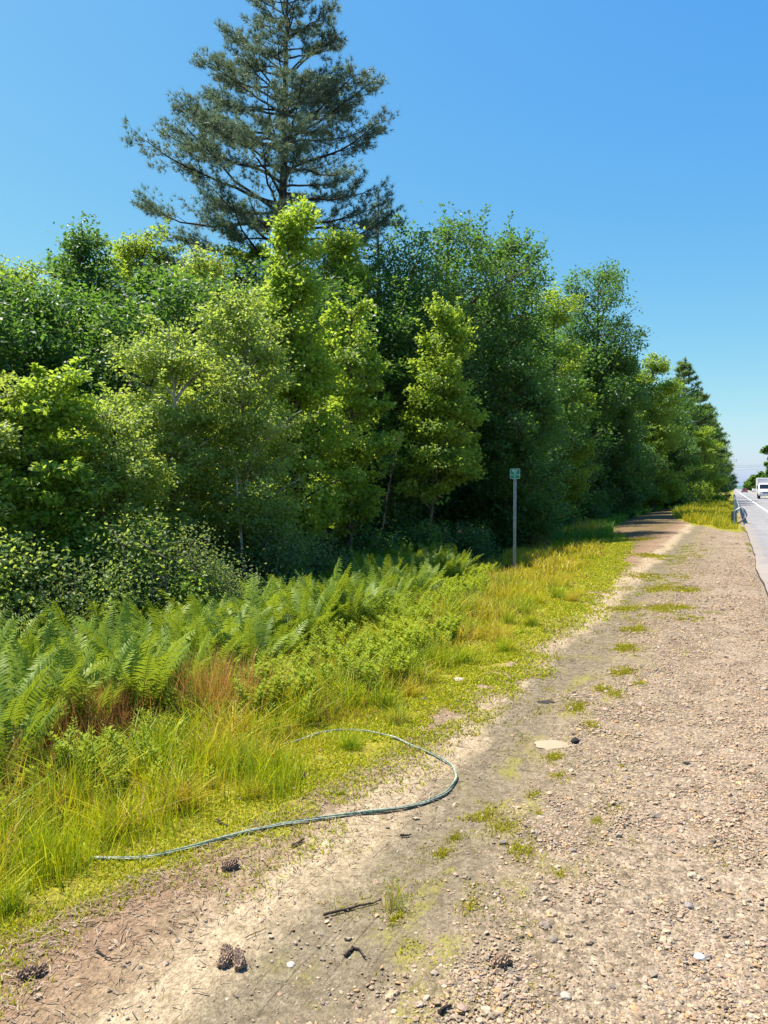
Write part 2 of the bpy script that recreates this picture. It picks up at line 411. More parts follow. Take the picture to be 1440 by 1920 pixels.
PROFILE = {
    'oval':  lambda t: np.sin(np.pi * np.clip(.10 + .86 * t, 0, 1)) ** .65,
    'round': lambda t: np.sqrt(np.clip(1 - (2 * t - .95) ** 2 / 1.12, .02, 1)),
    'cone':  lambda t: np.clip(1.05 - t, .03, 1) ** .75 * np.clip(t * 6 + .35, 0, 1),
    'dome':  lambda t: np.sqrt(np.clip(1 - np.abs((t - .46) / .56) ** 3.2, .03, 1)) * np.clip(.62 + t, 0, 1),
    'full':  lambda t: np.clip(.7 + 1.2 * t, 0, 1) * np.sqrt(np.clip(1 - np.clip(t, 0, 1) ** 2.4, .02, 1)),
    'vase':  lambda t: np.clip(.35 + 1.0 * t, 0, 1) * np.clip((1.03 - t) * 3.2, 0, 1) ** .7,
}
def make_broadleaf(name, loc, H, base, rad, prof, leafk, leaf, nl, seed, barkk='bark', label=None, cat='tree', group=None,
                   clumps=None, cr=None, spikes=0, lean=(0, 0), trunks=1, tr=None, flat=.42, bright=0.0, nb=None, rise=.55, vs=.38):
    if leafk == 'oak' or prof == 'round': flat, vs, rise = max(flat, .68), .62, max(rise, .75)
    rng = np.random.default_rng(seed)
    root = thing(name, loc, rng.uniform(0, 6.28) if lean == (0, 0) else 0, label, cat, group)
    tr = tr or max(.03, H * .011)
    clumps = clumps or max(60, int(nl / 52))
    # branches leave the trunk at every height; sprays of leaves sit along their outer part
    nb = nb or int(np.clip(clumps / 7, 18, 95))
    tb_ = (np.arange(nb) + rng.uniform(0, 1, nb)) / nb; tb_ = tb_ ** 1.1
    thb = np.arange(nb) * 2.4 + rng.normal(0, .5, nb)
    reach = np.where(rng.random(nb) < .2, rng.uniform(1.0, 1.22, nb), rng.uniform(.66, 1.04, nb))
    rb = rad * PROFILE[prof](tb_) * reach
    up_ = rise * rng.uniform(.6, 1.4, nb)
    ze = base + (H - base) * tb_ + rng.normal(0, .03 * H, nb); ze = np.minimum(ze, H - .04 * H * rng.random(nb))
    E = np.c_[np.cos(thb) * rb, np.sin(thb) * rb, ze]
    st = np.c_[np.zeros(nb), np.zeros(nb), np.clip(ze - rb * up_ - .1, base * .5, H * .92)]
    len_ = np.linalg.norm(E - st, axis=1)
    pr_ = len_ + .25 * rad; cn = rng.multinomial(clumps, pr_ / pr_.sum())
    bi = np.repeat(np.arange(nb), cn); m_ = len(bi)
    sv = 1 - .75 * rng.random(m_) ** 1.25
    ctrl = st + (E - st) * .5 + np.c_[np.zeros(nb), np.zeros(nb), .12 * len_]
    def along(k, t):
        t = np.asarray(t)[:, None]; return (1 - t) ** 2 * st[k] + 2 * t * (1 - t) * ctrl[k] + t ** 2 * E[k]
    Cn = along(bi, sv)
    dirb = unit(E - st)[bi]; latb = unit(np.cross(dirb, [0, 0, 1.0])); upb = np.cross(latb, dirb)
    wid_ = .30 * (len_[bi] + .15 * rad) * (1.15 - .8 * sv)
    Cn = Cn + latb * (rng.normal(0, .75, m_) * wid_)[:, None] + upb * (rng.normal(.05, vs, m_) * wid_)[:, None]
    Cn[:, 2] = np.minimum(np.maximum(Cn[:, 2], .15), H - .05)
    sh_ = np.clip(Cn[:, 2:3] / H, 0, 1); Cn[:, :2] += np.array(lean)[None] * sh_
    clumps = m_; zz = Cn[:, 2]
    cr = cr or float(np.clip(rad * .118, .12, .7))
    size = cr * rng.lognormal(0, .25, clumps) * (1.1 - .3 * sv)
    axd = unit(dirb * .8 + latb * rng.normal(0, .5, (m_, 1)))
    # trunk, limbs and twigs
    tb = MB()
    axes = []
    for k in range(trunks):
        off = np.array([0., 0.]) if trunks == 1 else rng.normal(0, .25, 2)
        spread = np.array([0., 0.]) if trunks == 1 else rng.normal(0, rad * .3, 2)
        zt = np.linspace(-.25, H * .93, 12)
        w_ = np.cumsum(rng.normal(0, .02 * rad, (12, 2)), 0)
        ax = np.c_[off + w_ + spread * (np.clip(zt, 0, None) / H)[:, None] + np.array(lean)[None] * (np.clip(zt, 0, None) / H)[:, None], zt]
        rads = tr * (1 - .93 * np.clip(zt / H, 0, 1)) ** .8 * np.where(zt < .1, 1.3, 1)
        tb.tube(ax, rads * (1 if trunks == 1 else .75), 8); axes.append(ax)
    for k in range(nb):
        ax = axes[rng.integers(trunks)]; lz = np.array([*(np.array(lean) * np.clip(st[k, 2] / H, 0, 1)), 0])
        t5 = np.linspace(0, 1, 7); B = along(np.full(7, k), t5)
        s0 = np.array([np.interp(st[k, 2], ax[:, 2], ax[:, 0]), np.interp(st[k, 2], ax[:, 2], ax[:, 1]), st[k, 2]])
        B[:, :2] += np.array(lean)[None] * np.clip(B[:, 2:3] / H, 0, 1)
        B += (s0 - B[0])[None] * ((1 - t5) ** 2)[:, None]
        r0 = min(.45 * tr, .010 + .012 * len_[k])
        tb.tube(B, r0 * (1 - .85 * t5) + .003, 5, cap=False)
    for i in rng.permutation(clumps)[:min(clumps, 240)]:
        p0 = along(bi[i:i + 1], [max(0, sv[i] - .18)])[0]; p0[:2] += np.array(lean) * np.clip(p0[2] / H, 0, 1)
        tb.tube(np.array([p0, (p0 + Cn[i]) / 2 + rng.normal(0, .02, 3), Cn[i]]), [.003 + .002 * rad, .003 + .001 * rad, .002], 3, cap=False)
    tb.build('trunk', M[barkk], root, smooth=True)
    # leaves
    wgt = size ** 2; cnt = rng.multinomial(nl, wgt / wgt.sum())
    ci = np.repeat(np.arange(clumps), cnt); n = len(ci)
    g3 = rng.normal(0, 1, (n, 3)); g3 /= np.maximum(1, np.linalg.norm(g3, axis=1, keepdims=True) / 1.8)
    g3 *= np.where(rng.random((n, 1)) < .16, rng.uniform(1.15, 1.65, (n, 1)), 1)
    ad = axd[ci]; al = unit(np.cross(ad, [0, 0, 1.0])); au = np.cross(al, ad)
    off = (ad * g3[:, :1] * 1.15 + al * g3[:, 1:2] * .85 + au * g3[:, 2:] * flat) * size[ci][:, None]
    off[:, 2] -= .25 * (off * ad).sum(1)                           # sprays droop towards their tips
    P = Cn[ci] + off
    D = unit(ad * .7 + al * np.sign(g3[:, 1:2]) * .5 + rng.normal(0, .5, (n, 3)) + np.array([0, 0, -.5]))
    outw = unit(P * np.array([1, 1, 0]) - np.c_[np.array(lean)[None] * np.clip(P[:, 2:3] / H, 0, 1), np.zeros(n)] + 1e-6)
    N = unit(np.array([0, 0, .75]) + outw * .62 + rng.normal(0, .52, (n, 3)))
    lb = MB()
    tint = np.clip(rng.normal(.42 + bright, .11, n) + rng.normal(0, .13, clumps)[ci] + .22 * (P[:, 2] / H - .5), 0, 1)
    L = leaf * rng.uniform(.65, 1.25, n)
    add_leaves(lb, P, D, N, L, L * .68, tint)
    for k in range(spikes * 3):                                     # leading shoots rising from the branch ends
        e = rng.choice(nb, p=(tb_ + .15) / (tb_ + .15).sum()); q0 = E[e].copy(); q0[:2] += np.array(lean) * np.clip(q0[2] / H, 0, 1)
        o_ = unit(np.array([E[e][0], E[e][1], 0.0])); Ls = rng.uniform(.35, 1.0) * min(1.3, rad * .42)
        m = int(26 + 16 * Ls / (leaf * 10))
        tt = rng.uniform(0, 1, m) ** .8; aa = rng.uniform(0, 6.28, m)
        ax_ = unit(o_ * rng.uniform(.1, .8) + np.array([0, 0, 1.0]) + rng.normal(0, .15, 3))
        B = q0 - ax_ * Ls * .3 + ax_ * (Ls * 1.3 * tt)[:, None]
        O = np.c_[np.cos(aa), np.sin(aa), np.full(m, .35)]
        B = B + O * rng.uniform(0, .16 * Ls + .03, (m, 1)) * (1.1 - tt)[:, None]
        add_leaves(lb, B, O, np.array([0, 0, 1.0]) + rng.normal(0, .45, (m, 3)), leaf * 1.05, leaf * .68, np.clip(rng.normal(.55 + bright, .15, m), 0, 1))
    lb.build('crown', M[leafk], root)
    return root

def make_pine(name, loc, H, base, wid, seed, label=None, cat='pine tree', group=None, lean=(0, 0), whorl=.75, per=(4, 6), needle=.13, nw=.016, npt=12,
              tr=None, sec=7, up=.35, tufts=6, extra_left=0.0, needlek='needle'):
    rng = np.random.default_rng(seed)
    root = thing(name, loc, 0, label, cat, group)
    tr = tr or H * .0125
    tb = MB(); zt = np.linspace(-.3, H, 16)
    wob = np.cumsum(rng.normal(0, .025, (16, 2)), 0)
    ax = np.c_[lean[0] * zt / H + wob[:, 0], lean[1] * zt / H + wob[:, 1], zt]
    tb.tube(ax, tr * (1 - .96 * np.clip(zt / H, 0, 1)) ** .85 + .008, 9)
    TP, TD, TT = [], [], []
    z = base
    while z < H - .25:
        f = (z - base) / (H - base)
        L0 = float(wid(min(z + .10 * float(wid(z)) + .0, H))); k = rng.integers(per[0], per[1] + 1); a0 = rng.uniform(0, 6.28)
        for j in range(k):
            a = a0 + j * 6.283 / k + rng.normal(0, .25)
            L = L0 * rng.uniform(.68, 1.05)
            if rng.random() < .10: L *= .55
            if extra_left: L *= .93 + extra_left * math.cos(a - R(200)) * (1 if z < 11.5 else 0)
            dh = np.array([math.cos(a), math.sin(a), 0]); zz = z + rng.normal(0, .15)
            s = np.array([np.interp(zz, zt, ax[:, 0]), np.interp(zz, zt, ax[:, 1]), zz])
            u = up + (.62 * f - .12) + rng.normal(0, .11)
            tt = np.linspace(0, 1, 9)
            rise = L * (u * tt - (u + .12) * .55 * tt ** 2 + .22 * tt ** 3.5)
            side = np.array([-dh[1], dh[0], 0]) * L * rng.normal(0, .07)
            C = s + dh * (L * tt)[:, None] + side * (tt ** 2)[:, None] + np.array([0, 0, 1.0]) * rise[:, None] + np.cumsum(rng.normal(0, .012 * L, (9, 3)), 0) * (tt > 0)[:, None]
            r0 = min(tr * .38, .010 + .0125 * L)
            tb.tube(C, r0 * (1 - .85 * tt) + .003, 5, cap=False)
            ns = max(3, int(sec * (L / (L0 + 1e-6)) * min(1.3, .45 + L / 3)))
            for q in range(ns):
                t0 = rng.uniform(.30, 1.0) ** .8
                p = np.array([np.interp(t0, tt, C[:, i]) for i in range(3)])
                sg = rng.choice([-1, 1]); an = a + sg * rng.uniform(.35, 1.15)
                l2 = L * (.16 + .30 * (1 - t0)) * rng.uniform(.6, 1.25) + .12
                d2 = np.array([math.cos(an), math.sin(an), rng.uniform(-.02, .42)])
                t2 = np.linspace(0, 1, 4)
                C2 = p + d2 * (l2 * t2)[:, None] + np.array([0, 0, 1.0]) * (l2 * .22 * t2 ** 2)[:, None]
                tb.tube(C2, (.004 + .006 * l2) * (1 - .7 * t2), 3, cap=False)
                m = max(2, int(tufts * l2 / .6))
                t3 = rng.uniform(.25, 1.0, m)
                for w3 in t3:
                    pp = np.array([np.interp(w3, t2, C2[:, i]) for i in range(3)])
                    TP.append(pp + rng.normal(0, .035 + .05 * l2, 3) * np.array([1, 1, .7])); TD.append(d2 * .8 + np.array([0, 0, .35]) + rng.normal(0, .3, 3)); TT.append(rng.normal(.42, .15))
        z += whorl * rng.uniform(.7, 1.3) * (1 - .3 * f)
    for q in range(10):
        TP.append(np.array([ax[-1, 0], ax[-1, 1], H - .07 * q])); TD.append(np.array([0, 0, 1.0]) + rng.normal(0, .4, 3)); TT.append(.5)
    tb.build('trunk', M['pinebark'], root, smooth=True)
    TP = np.array(TP); TD = unit(np.array(TD)); TT = np.array(TT); n = len(TP)
    P = np.repeat(TP, npt, 0); D = unit(np.repeat(TD, npt, 0) * .75 + rng.normal(0, .52, (n * npt, 3)))
    Lh = needle * rng.uniform(.7, 1.3, n * npt)
    S = unit(np.cross(D, rng.normal(0, 1, (n * npt, 3)))) * nw
    V = np.stack([P - S * .5, P + S * .5, P + D * Lh[:, None]], 1).reshape(-1, 3)
    lb = MB(); lb.add(V, None, np.arange(len(V)).reshape(-1, 3), tint=np.repeat(np.clip(np.repeat(TT, npt) + rng.normal(0, .12, n * npt), 0, 1), 3))
    lb.build('crown', M[needlek], root)
    return root

def top_at(u, v, d): return float(at_depth(u, v, d)[2])

# the tall white pine
pf = foot(506, 25.0); pH = top_at(540, -62, 25.0) - pf[2]
tp = at_depth(540, -62, 25.0)
pz0 = [6.0, 8.0, 9.5, 11.5, 13.0, 14.2, 15.9, 17.7, 18.7, 19.6]
pw = [3.4, 4.2, 4.5, 4.4, 3.8, 3.2, 2.35, 1.4, .8, .2]
make_pine('white_pine', pf, pH, 5.2, lambda z: np.interp(z, pz0, pw), 12, 'tall old pine with long ragged limbs rising high above every other tree', 'pine tree',
          lean=(tp[0] - pf[0], tp[1] - pf[1]), whorl=.57, per=(4, 6), sec=13, tufts=11, needle=.16, nw=.0145, npt=15, tr=.27, extra_left=.12, up=.14)

# kind: leaf, profile, bark
def T(name, u, vt, d, hw, vb, leafk, prof, leaf, nl, seed, label, **k):
    p = foot(u, d)
    H = top_at(u, vt, d) - p[2]; base = max(.4, top_at(u, vb, d) - p[2]); rad = hw / FOC * d
    return make_broadleaf(name, p, H, base, rad, prof, leafk, leaf, nl, seed, label=label, **k)

# front row, left to right
T('birch_tree', -50, 640, 9.5, 150, 1090, 'birch', 'full', .065, 17000, 1, 'leafy young birch cut by the left edge, in front of its neighbours', barkk='birchbark')
T('young_maple', 95, 690, 9.9, 115, 1060, 'maple', 'full', .085, 15000, 2, 'bushy young maple, low and yellow green, second from the left edge in the front row', spikes=5, trunks=2, bright=.24)
T('birch_tree', 205, 760, 10.5, 120, 1090, 'birch', 'full', .06, 23000, 3, 'low young birch with pale small leaves between the yellow maple and the wide birch')
T('birch_tree', 315, 600, 12.2, 135, 1070, 'birch', 'full', .065, 33000, 4, 'wide young birch with loose bright foliage, left one of the pair below the pine', barkk='birchbark', spikes=5, bright=.05)
T('birch_tree', 455, 545, 12.8, 130, 1070, 'birch', 'full', .065, 34000, 5, 'tall slim birch with pale trunk, right one of the pair below the pine', barkk='birchbark', spikes=5, bright=.1)
T('red_maple', 556, 385, 14.5, 118, 1000, 'maple', 'cone', .085, 32000, 6, 'tall maple with a pointed yellow top standing in front of the pine trunk', spikes=8, bright=.2)
T('red_maple', 655, 545, 16.0, 85, 980, 'maple', 'full', .085, 20000, 7, 'narrow dark maple with a few bright tips just right of the yellow topped maple', spikes=4, bright=.0)
T('young_maple', 800, 575, 20.0, 98, 900, 'maple', 'cone', .095, 22000, 8, 'small leaning maple with a sunlit pointed crown, left of the mile sign', spikes=7, lean=(.5, .2), bright=.16, tr=.05)
T('oak_tree', 745, 470, 24.0, 145, 960, 'oak', 'dome', .115, 40000, 9, 'broad dark oak behind the small leaning maple', spikes=3)
T('oak_tree', 850, 432, 27.0, 150, 960, 'oak', 'dome', .12, 46000, 10, 'tallest oak of the middle wood, its top bristling with upright shoots', spikes=16)
T('oak_tree', 945, 440, 29.0, 92, 960, 'oak', 'dome', .12, 34000, 11, 'oak with leafy spires on its right shoulder standing above the mile sign', spikes=14, bright=.05)
T('oak_tree', 975, 650, 25.0, 90, 1010, 'oak', 'full', .11, 26000, 12, 'lower oak with sunlit outer sprays directly behind the mile sign', bright=.2, spikes=3)
T('ash_tree', 1035, 540, 37.0, 80, 950, 'maple', 'full', .13, 26000, 13, 'pale green ash between the spired oak and the round topped oak', spikes=3, bright=-.1)
T('oak_tree', 1116, 500, 43.0, 84, 950, 'oak', 'dome', .15, 34000, 14, 'big round topped oak with bare leaning limbs showing through its crown', bright=.08, spikes=3)
T('oak_tree', 1155, 640, 44.0, 58, 955, 'oak', 'full', .15, 20000, 15, 'dark lower oak filling the space right under the round topped oak')
T('ash_tree', 1225, 668, 56.0, 62, 940, 'maple', 'full', .18, 20000, 16, 'light green ash on the descending edge of the wood, left of the far pines', bright=-.1)
T('young_maple', 1322, 800, 70.0, 42, 930, 'maple', 'full', .18, 12000, 17, 'bright yellow green maple low in front of the far pines, near the guard rail', bright=.25)
T('oak_tree', 1180, 800, 50.0, 50, 950, 'oak', 'round', .15, 12000, 18, 'small dark oak at the back of the bare track, under taller trees')
T('ash_tree', 1265, 800, 62.0, 48, 945, 'oak', 'oval', .17, 12000, 19, 'small dark ash beside the bright maple at the track end')
# second row
T('oak_tree', 20, 488, 17.5, 130, 900, 'maple', 'round', .09, 34000, 21, 'tree with a soft rounded top at the left edge, behind the front row', bright=-.05)
T('oak_tree', 165, 428, 22.0, 100, 900, 'oak', 'round', .105, 36000, 22, 'dark green oak rising highest at the left of the pine', spikes=5)
T('ash_tree', 268, 420, 25.0, 95, 850, 'maple', 'dome', .11, 26000, 23, 'ash tree touching the left end of the lowest pine limbs', spikes=3, bright=-.1)
T('ash_tree', 385, 470, 21.0, 100, 850, 'birch', 'round', .10, 20000, 24, 'thin crowned bright ash seen below the pine limbs', bright=.05, flat=.4)
T('ash_tree', 462, 446, 23.5, 85, 850, 'maple', 'dome', .11, 22000, 27, 'dark green ash filling the gap right under the pine, left of the yellow topped maple', bright=-.12)
T('oak_tree', 120, 560, 19.0, 90, 900, 'birch', 'round', .09, 28000, 25, 'pale crowned tree between the two left oaks, behind the young maple')
T('red_maple', 640, 440, 22.0, 95, 900, 'maple', 'round', .11, 28000, 26, 'maple right behind the yellow topped maple, below the pine limbs')
T('small_pine' , 0, 0, 1, 1, 1, 'oak', 'oval', 1, 1, 1, '') if False else None
def P_(name, u, vt, d, wpx, seed, label, vb=900, **k):
    p = foot(u, d); H = top_at(u, vt, d) - p[2]; base = max(.8, top_at(u, vb, d) - p[2]); rad = wpx / FOC * d
    return make_pine(name, p, H, base, lambda z: rad * np.clip((H - z) / (H - base), .03, 1) ** .75, seed, label, **k)
P_('young_pine', 708, 362, 30.0, 75, 31, 'small pine whose thin top shows just right of the tall pine', vb=640, needle=.2, nw=.03, npt=9, sec=5, tufts=4)
P_('white_pine', 1280, 672, 78.0, 78, 32, 'leftmost of the far pines beside the road, tallest of the three', needle=.34, nw=.07, npt=10, sec=11, tufts=4, whorl=.8, per=(6, 8), up=.05, needlek='needle_far')
P_('white_pine', 1312, 735, 92.0, 62, 33, 'middle one of the three far pines beside the road', needle=.36, nw=.08, npt=10, sec=11, tufts=4, whorl=.8, per=(6, 8), up=.05, needlek='needle_far')
P_('white_pine', 1338, 790, 112.0, 42, 34, 'rightmost of the far pines, its limbs reaching out over the rail', needle=.4, nw=.09, npt=10, sec=11, tufts=4, whorl=.8, per=(6, 8), up=.05, needlek='needle_far', vb=918)

# trees deeper in the wood: only dark foliage shows between the ones in front
rngF = np.random.default_rng(77)
src = [make_broadleaf('woodland_tree', (-14, 9, -.4), 7.6, .8, 2.3, 'oval', 'oak', .13, 15000, 201, label='tree deep in the wood showing only as dark foliage between those in front', group='trees deeper in the wood'),
       make_broadleaf('woodland_tree', (-12, 16, -.4), 8.5, .6, 2.6, 'round', 'oak', .14, 15000, 202, label='tree deep in the wood showing only as dark foliage between those in front', group='trees deeper in the wood')]
kids = {s: [q for q in bpy.data.objects if q.parent == s] for s in src}
spots = [(-80, 14, 6.2), (60, 14.5, 6.0), (150, 15.5, 6.2), (240, 15, 5.8), (330, 17, 7.0), (430, 18, 7.0), (520, 19, 7.5), (600, 20, 7.5), (690, 22, 7.5), (760, 26, 8.5), (830, 30, 9), (900, 33, 9.5),
         (960, 36, 10), (1010, 40, 11), (1060, 46, 11), (1100, 52, 12), (1150, 58, 12), (1195, 64, 12), (1240, 72, 12), (1275, 84, 12), (1300, 95, 12), (-20, 21, 7.0), (90, 24, 8), (200, 27, 9), (310, 28, 9),
         (420, 30, 9), (600, 30, 10), (700, 34, 10.5), (1000, 52, 14), (1090, 62, 13), (1320, 125, 12), (1338, 150, 12)]
for i, (u, d, h) in enumerate(spots):
    s = src[i % 2]
    o = s if i < 2 else s.copy()
    if i >= 2:
        COL.objects.link(o)
        for ch in kids[s]:
            c = ch.copy(); COL.objects.link(c); c.parent = o
    o.location = [float(q) for q in foot(u, d)]; o.rotation_euler = (0, 0, float(rngF.uniform(0, 6.28)))
    k = h / (7.6 if i % 2 == 0 else 8.5); o.scale = (k * 1.05, k * 1.05, k)

# shrubs along the edge of the wood
def S(u, d, h, wpx, leafk, leaf, nl, seed, label, **k):
    p = foot(u, d)
    return make_broadleaf('shrub', p, h, .12, wpx / FOC * d, 'round', leafk, leaf, nl, seed, label=label, cat='shrub', group='shrubs along the edge of the wood', trunks=4, tr=.018, cr=k.pop('cr', .22), **k)
S(-10, 8.6, 1.5, 130, 'birch', .06, 9000, 301, 'dark leafy shrub at the left edge just behind the ferns', bright=-.2)
S(120, 8.9, 1.2, 100, 'shrub', .055, 8000, 302, 'dark shrub second from the left behind the ferns, in deep shade')
S(235, 9.4, 1.7, 90, 'birch', .05, 9000, 303, 'tall loose shrub of small grey leaves below the low birch', bright=-.15)
S(330, 9.9, 1.5, 80, 'shrub', .05, 8000, 304, 'grey green shrub with dark twigs left of the silvery one')
S(405, 10.2, 1.1, 60, 'shrub', .04, 7000, 305, 'low silvery shrub with bare pale twigs at the back of the ferns', bright=.25)
S(318, 9.7, 1.25, 45, 'maple', .07, 2500, 306, 'small bright yellow green sapling bush left of the silvery shrub', bright=.35)
S(505, 12.2, 1.5, 80, 'shrub', .05, 8000, 307, 'shrub at the foot of the birch trunks behind the fern bank')
S(590, 13.5, 1.3, 60, 'shrub', .055, 6000, 308, 'rounded shrub on the dark gap right of the birch trunks')
S(690, 16.5, 1.3, 60, 'oak', .08, 4000, 309, 'dark low bush below the small leaning maple')
S(790, 19.0, 1.2, 60, 'oak', .09, 4000, 310, 'dark low bush left of the mile sign behind the last ferns')
S(880, 21.0, 1.1, 55, 'oak', .09, 3500, 311, 'shaded bush just left of the sign post foot')
S(1040, 33.0, 1.5, 50, 'oak', .12, 3500, 312, 'shaded bush behind the golden grass right of the sign')
S(1110, 40.0, 1.8, 50, 'oak', .14, 3500, 313, 'dark bush at the far left corner of the bare track')
S(1250, 62.0, 2.6, 40, 'oak', .17, 3500, 314, 'bush under the small ash beyond the bare track')
S(1310, 66.0, 2.4, 36, 'maple', .17, 3000, 315, 'green bush at the foot of the bright maple near the rail', bright=-.1)
S(1350, 95.0, 2.4, 22, 'oak', .2, 2500, 316, 'dark bush behind the guard rail under the rightmost pine')
# slim bare leaning trunk in the dark
a = foot(690, 16.8); c = at_depth(752, 800, 17.6)
b = MB(); b.tube(np.linspace(a - np.array([0, 0, .2]), c, 8) + np.random.default_rng(3).normal(0, .012, (8, 3)), np.linspace(.03, .014, 8), 6)
tag(b.build('bare_trunk', M['bark'], smooth=True), 'slim leaning bare trunk in the dark wood below the small maple', 'tree trunk')
for k, (u0, u1, v1, d, lb) in enumerate(((468, 440, 880, 11.9, 'pale crooked birch stem rising behind the ferns, left one of two'), (506, 498, 900, 12.6, 'pale straight birch stem rising behind the ferns, right one of two'))):
    a = foot(u0, d); c = at_depth(u1, v1, d + .3)
    pts = np.linspace(a - np.array([0, 0, .2]), c, 9); pts[1:-1] += np.random.default_rng(40 + k).normal(0, .02, (7, 3))
    b = MB(); b.tube(pts, np.linspace(.035, .018, 9), 7)
    tag(b.build('pale_trunk', M['birchbark'], smooth=True), lb, 'tree trunk')

# far trees on the other side of the road
for i, (u, d, vt, wpx, lb) in enumerate(((1446, 235, 828, 17, 'dense tree at the right edge beyond the truck'), (1424, 330, 886, 13, 'low tree behind the truck, beside the tall one at the right edge'),
                                         (1413, 420, 893, 9, 'hazy far tree left of the truck roof'), (1405, 520, 899, 7, 'farthest small tree at the road end'))):
    T('roadside_tree', u, vt, d, wpx, 916, 'oak', 'round', d * .0035, 5000, 400 + i, lb)

# ------------------------------------------------------------------ verge plants
def fern_mesh(seed, brown=0):
    rng = np.random.default_rng(seed); mb = MB()
    nf = rng.integers(10, 15)
    for f in range(nf):
        a = f * 6.283 / nf + rng.normal(0, .25); L = rng.uniform(.62, 1.02); lean_ = rng.uniform(.25, 1.0)
        tt = np.linspace(0, 1, 36)
        th = R(82) - lean_ * 1.25 * tt ** 1.3                    # climbs, then arches over
        ds = L / 35
        hx = np.cumsum(np.cos(th)) * ds + .03; hz = np.cumsum(np.sin(th)) * ds
        dh = np.array([math.cos(a), math.sin(a), 0]); side = np.array([-dh[1], dh[0], 0])
        tw = rng.normal(0, .45)
        side = side * math.cos(tw) + np.array([0, 0, 1]) * math.sin(tw)
        C = dh * hx[:, None] + np.array([0, 0, 1.0]) * hz[:, None]
        tan = dh * np.cos(th)[:, None] + np.array([0, 0, 1.0]) * np.sin(th)[:, None]
        nor = unit(np.cross(np.tile(side, (36, 1)), tan)); nor = nor * np.sign(nor[:, 2:3] + 1e-6)
        isb = brown > rng.random()
        tint = np.clip(rng.normal(.5, .15), 0, 1)
        mb.tube(C, np.linspace(.005, .0015, 36), 3, cap=False, tint=np.full(108, .6), mi=1 if isb else 0)
        sel = np.arange(5, 36)
        t = tt[sel]
        pl = .145 * L * np.clip(np.sin(np.pi * np.clip((t - .08) / .98, 0, 1) ** .75), .05, 1) ** .8 + .012
        for sg in (-1, 1):
            D = side * sg + tan[sel] * .38 - nor[sel] * .12 + rng.normal(0, .09, (len(sel), 3))
            add_before = mb.n
            Lf = pl * rng.uniform(.88, 1.1, len(sel))
            # each pinna: two joined blades so that it narrows to a point and sags a little
            Du = unit(D); S_ = unit(np.cross(Du, nor[sel])); w_ = np.minimum(.019, Lf * .22)[:, None]; Lc = Lf[:, None]
            P0 = C[sel]; P1 = P0 + Du * Lc * .55 ; P2 = P0 + Du * Lc - nor[sel] * Lc * .12
            V = np.stack([P0 - S_ * w_ * .35, P0 + S_ * w_ * .35, P1 + S_ * w_ * .5, P1 - S_ * w_ * .5, P2], 1).reshape(-1, 3)
            base = np.arange(len(sel))[:, None] * 5
            mb.add(V, base + np.array([[0, 1, 2, 3]]), base + np.array([[3, 2, 4]]), tint=np.repeat(np.clip(tint + rng.normal(0, .1, len(sel)), 0, 1), 5), mi=1 if isb else 0)
    return mb
rngP = np.random.default_rng(5)
ferns = []
for k in range(9):
    o = fern_mesh(500 + k, .12 if k == 8 else 0).build('fern_plant', [M['fern'], M['fernbrown']])
    tag(o, 'bright green fern plant growing in the dense fern bank before the wood', 'fern', 'ferns of the roadside bank'); ferns.append(o)
def fern_right(y): return np.interp(y, [0, 2.5, 3.5, 5, 7, 10, 13, 16, 18], [-3.3, -3.45, -3.7, -3.85, -3.95, -4.15, -4.5, -5.4, -6.2])
pts = []
tries = 0
while len(pts) < 295 and tries < 20000:
    tries += 1
    y = rngP.uniform(.6, 17.5); x = rngP.uniform(-8.2, -3.4)
    if x > fern_right(y) + rngP.normal(0, .12) or x < -7.4 - .1 * (y < 6): continue
    if any((x - a) ** 2 + (y - c) ** 2 < .30 ** 2 for a, c, _ in pts): continue
    if vnoise(x * .9, y * .9, 61) < .10: continue
    pts.append((x, y, 0))
for i, (x, y, _) in enumerate(pts):
    s = ferns[i % 9]; o = s if i < 9 else s.copy()
    if i >= 9: COL.objects.link(o)
    sc = rngP.uniform(.68, 1.0) * (1.0 if x < fern_right(y) - .3 else .85)
    o.location = (float(x), float(y), float(gz(x, y)) - .03); o.scale = (sc, sc, sc * rngP.uniform(.9, 1.15))
    o.rotation_euler = (rngP.normal(.06, .08), rngP.normal(.08, .08), rngP.uniform(0, 6.28))

def weed_mesh(seed, h=.5, broad=1.0):
    rng = np.random.default_rng(seed); mb = MB()
    for s in range(rng.integers(7, 12)):
        hh = h * rng.uniform(.6, 1.1); b0 = rng.normal(0, .10, 2); ln = rng.normal(0, .2, 2)
        tt = np.linspace(0, 1, 6)
        C = np.c_[b0[0] + ln[0] * hh * tt ** 1.5 * 1.5, b0[1] + ln[1] * hh * tt ** 1.5 * 1.5, hh * tt]
        mb.tube(C, np.linspace(.004, .002, 6), 3, cap=False, tint=np.full(18, .5), mi=1)
        m = int(24 + hh * 70); t = np.linspace(.12, 1, m); a = np.arange(m) * 2.4 + rng.uniform(0, 6)
        P = np.c_[np.interp(t, tt, C[:, 0]), np.interp(t, tt, C[:, 1]), np.interp(t, tt, C[:, 2])]
        D = np.c_[np.cos(a), np.sin(a), .55 - .5 * (1 - t) + rng.normal(0, .15, m)]
        L = (.030 + .024 * np.sin(np.pi * t)) * rng.uniform(.7, 1.3, m) * (1 + .3 * (broad - 1))
        add_leaves(mb, P, D, np.array([0, 0, 1.0]) + rng.normal(0, .25, (m, 3)), L * 1.25, L * .36 * broad, np.clip(rng.normal(.45, .15, m) + .25 * (t - .5), 0, 1))
    return mb
weeds = []
SIGN_X, SIGN_Y = on_ground(965, 1070)[:2]
